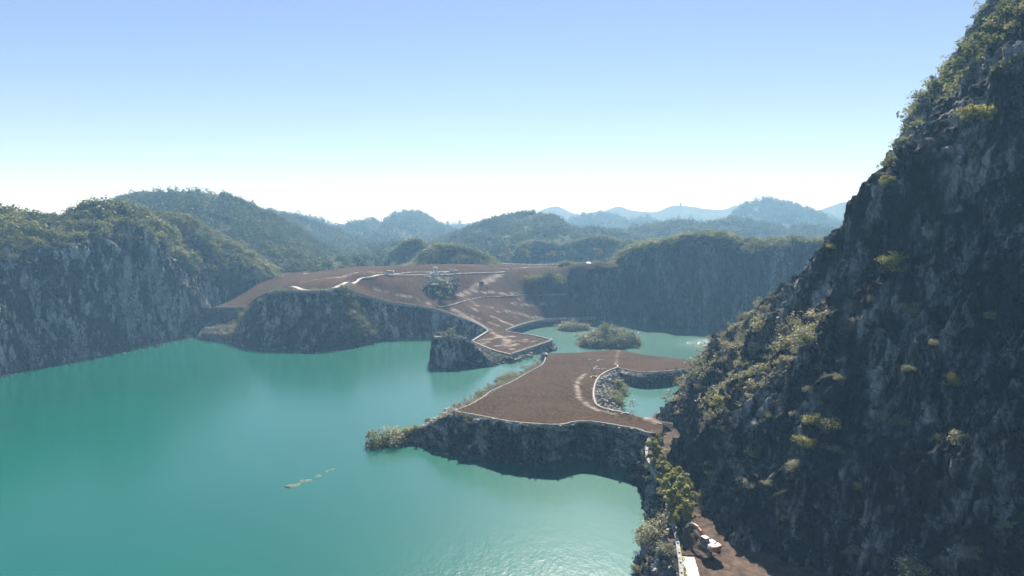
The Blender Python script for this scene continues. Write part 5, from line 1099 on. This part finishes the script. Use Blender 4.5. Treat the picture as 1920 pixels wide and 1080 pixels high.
# site hut behind the white cars
x, y, z = park(815, 512, 4, 0); e = empty('site_hut', (x, y, z), 0, label='small grey site hut with flat roof behind the white cars', cat='hut')
b = bmesh.new(); box(b, (0, 0, 1.2), (2.2, 1.8, 2.4), bev=.03); bo('wall', b, M['silver'], e); b = bmesh.new(); box(b, (0, 0, 2.55), (2.6, 2.2, .25), bev=.04); bo('roof', b, M['pale'], e); b = bmesh.new(); box(b, (.3, -.92, 1.0), (.8, .06, 1.9)); bo('door', b, M['dark_grey'], e); b = bmesh.new(); box(b, (-.6, -.92, 1.5), (.6, .06, .6)); bo('window', b, M['glass'], e)
# white cabin at the back road end
x, y, z = on_mid(1104.5, 545); e = empty('white_cabin', (x, y, z + .3), 0, label='small round topped white cabin at the end of the back road', cat='cabin')
b = bmesh.new(); A_ = [(-1, 0), (1, 0), (1, 1.9)] + [(math.cos(t), 1.9 + math.sin(t) * .8) for t in np.linspace(.3, math.pi - .3, 7)] + [(-1, 1.9)]
f0 = [b.verts.new((px_, -1, z_)) for px_, z_ in A_]; f1 = [b.verts.new((px_, 1, z_)) for px_, z_ in A_]; b.faces.new(f0); b.faces.new(f1[::-1])
for i in range(len(A_)): b.faces.new((f0[i], f0[(i + 1) % len(A_)], f1[(i + 1) % len(A_)], f1[i]))
bo('shell', b, M['white_paint_and_glare'], e); b = bmesh.new(); box(b, (0, -1.03, .95), (.8, .05, 1.8)); bo('door', b, M['pale'], e)
# drainpipe on the bench
V, Fc = tube([D(384, 614, 362), D(405, 617, 359), D(432, 624, 355)], [.35, .35, .3], 8); tag(link('drain_pipe', mesh_np('drain_pipe', V, Fc, True), M['concrete']), 'pale pipe lying on the bench below the earth step', 'pipe')
# lookout tower on the far ridge and a mast
x, y, z = D(1276, 388, 2300); e = empty('lookout_tower', (x, y, z - 3), 0, label='tiny tower standing on the farthest blue ridge', cat='tower'); e.scale = (.62, .62, .62)
b = bmesh.new(); cyl(b, (0, 0, 10), 4.2, 20, 'Z', 8); bo('shaft', b, M['concrete'], e); b = bmesh.new(); cyl(b, (0, 0, 21), 6.5, 4, 'Z', 8); bo('gallery', b, M['concrete'], e); b = bmesh.new(); q_ = bmesh.ops.create_cone(b, cap_ends=True, segments=8, radius1=5, radius2=.4, depth=8)
for v in q_['verts']: v.co.z += 27
bo('roof', b, M['dark_grey'], e)
x, y, z = D(1009, 402, 860); e = empty('radio_mast', (x, y, z - 2), 0, label='thin lattice mast on top of the wooded hill', cat='mast')
for sx, sy in ((-1, -1), (1, -1), (1, 1), (-1, 1)):
    V, Fc = tube([(sx * 1.1, sy * 1.1, 0), (sx * .25, sy * .25, 14)], [.1, .07], 4); link('leg', mesh_np('leg', V, Fc), M['silver'], e)
pr = []
for k in range(6):
    z0 = k * 2.3; r0 = 1.1 - k * .14
    for a_ in range(4): c0 = [(-1, -1), (1, -1), (1, 1), (-1, 1)][a_]; c1 = [(-1, -1), (1, -1), (1, 1), (-1, 1)][(a_ + 1) % 4]; pr.append(tube([(c0[0] * r0, c0[1] * r0, z0), (c1[0] * (r0 - .14), c1[1] * (r0 - .14), z0 + 2.3)], [.06, .06], 4))
link('bracing', tubes_mesh('bracing', pr), M['silver'], e)
# power poles behind the brown field
for i, px in enumerate((719, 732)):
    x, y, z = D(px, 504, 520); e = empty('utility_pole', (x, y, 29.5), 0, label=('left' if i == 0 else 'right') + ' one of two pale utility poles at the wood edge', cat='pole', group='utility poles')
    V, Fc = tube([(0, 0, 0), (0, 0, 8)], [.2, .14], 8); link('post', mesh_np('post', V, Fc), M['concrete'], e); b = bmesh.new(); box(b, (0, 0, 7.3), (2.0, .15, .15)); bo('crossarm', b, M['concrete'], e)

# ---------------------------------------------------------------- haze: one closed box of even air
b = bmesh.new(); bmesh.ops.create_cube(b, size=1)
me = bpy.data.meshes.new('haze')
for v in b.verts: v.co = Vector((v.co.x * 19000, -600 + (v.co.y + .5) * 13500, -30 + (v.co.z + .5) * 205))
bmesh.ops.recalc_face_normals(b, faces=b.faces[:]); b.to_mesh(me); b.free()
m, n = newmat('haze_air'); o_ = nd(n, 'ShaderNodeOutputMaterial'); pv = nd(n, 'ShaderNodeVolumePrincipled')
pv.inputs['Color'].default_value = (.34, .66, 1.0, 1); pv.inputs['Absorption Color'].default_value = (1, 1, 1, 1); pv.inputs['Density'].default_value = HAZE; pv.inputs['Anisotropy'].default_value = .1
n.links.new(pv.outputs[0], o_.inputs['Volume']); tag(link('haze', me, m), kind='stuff')
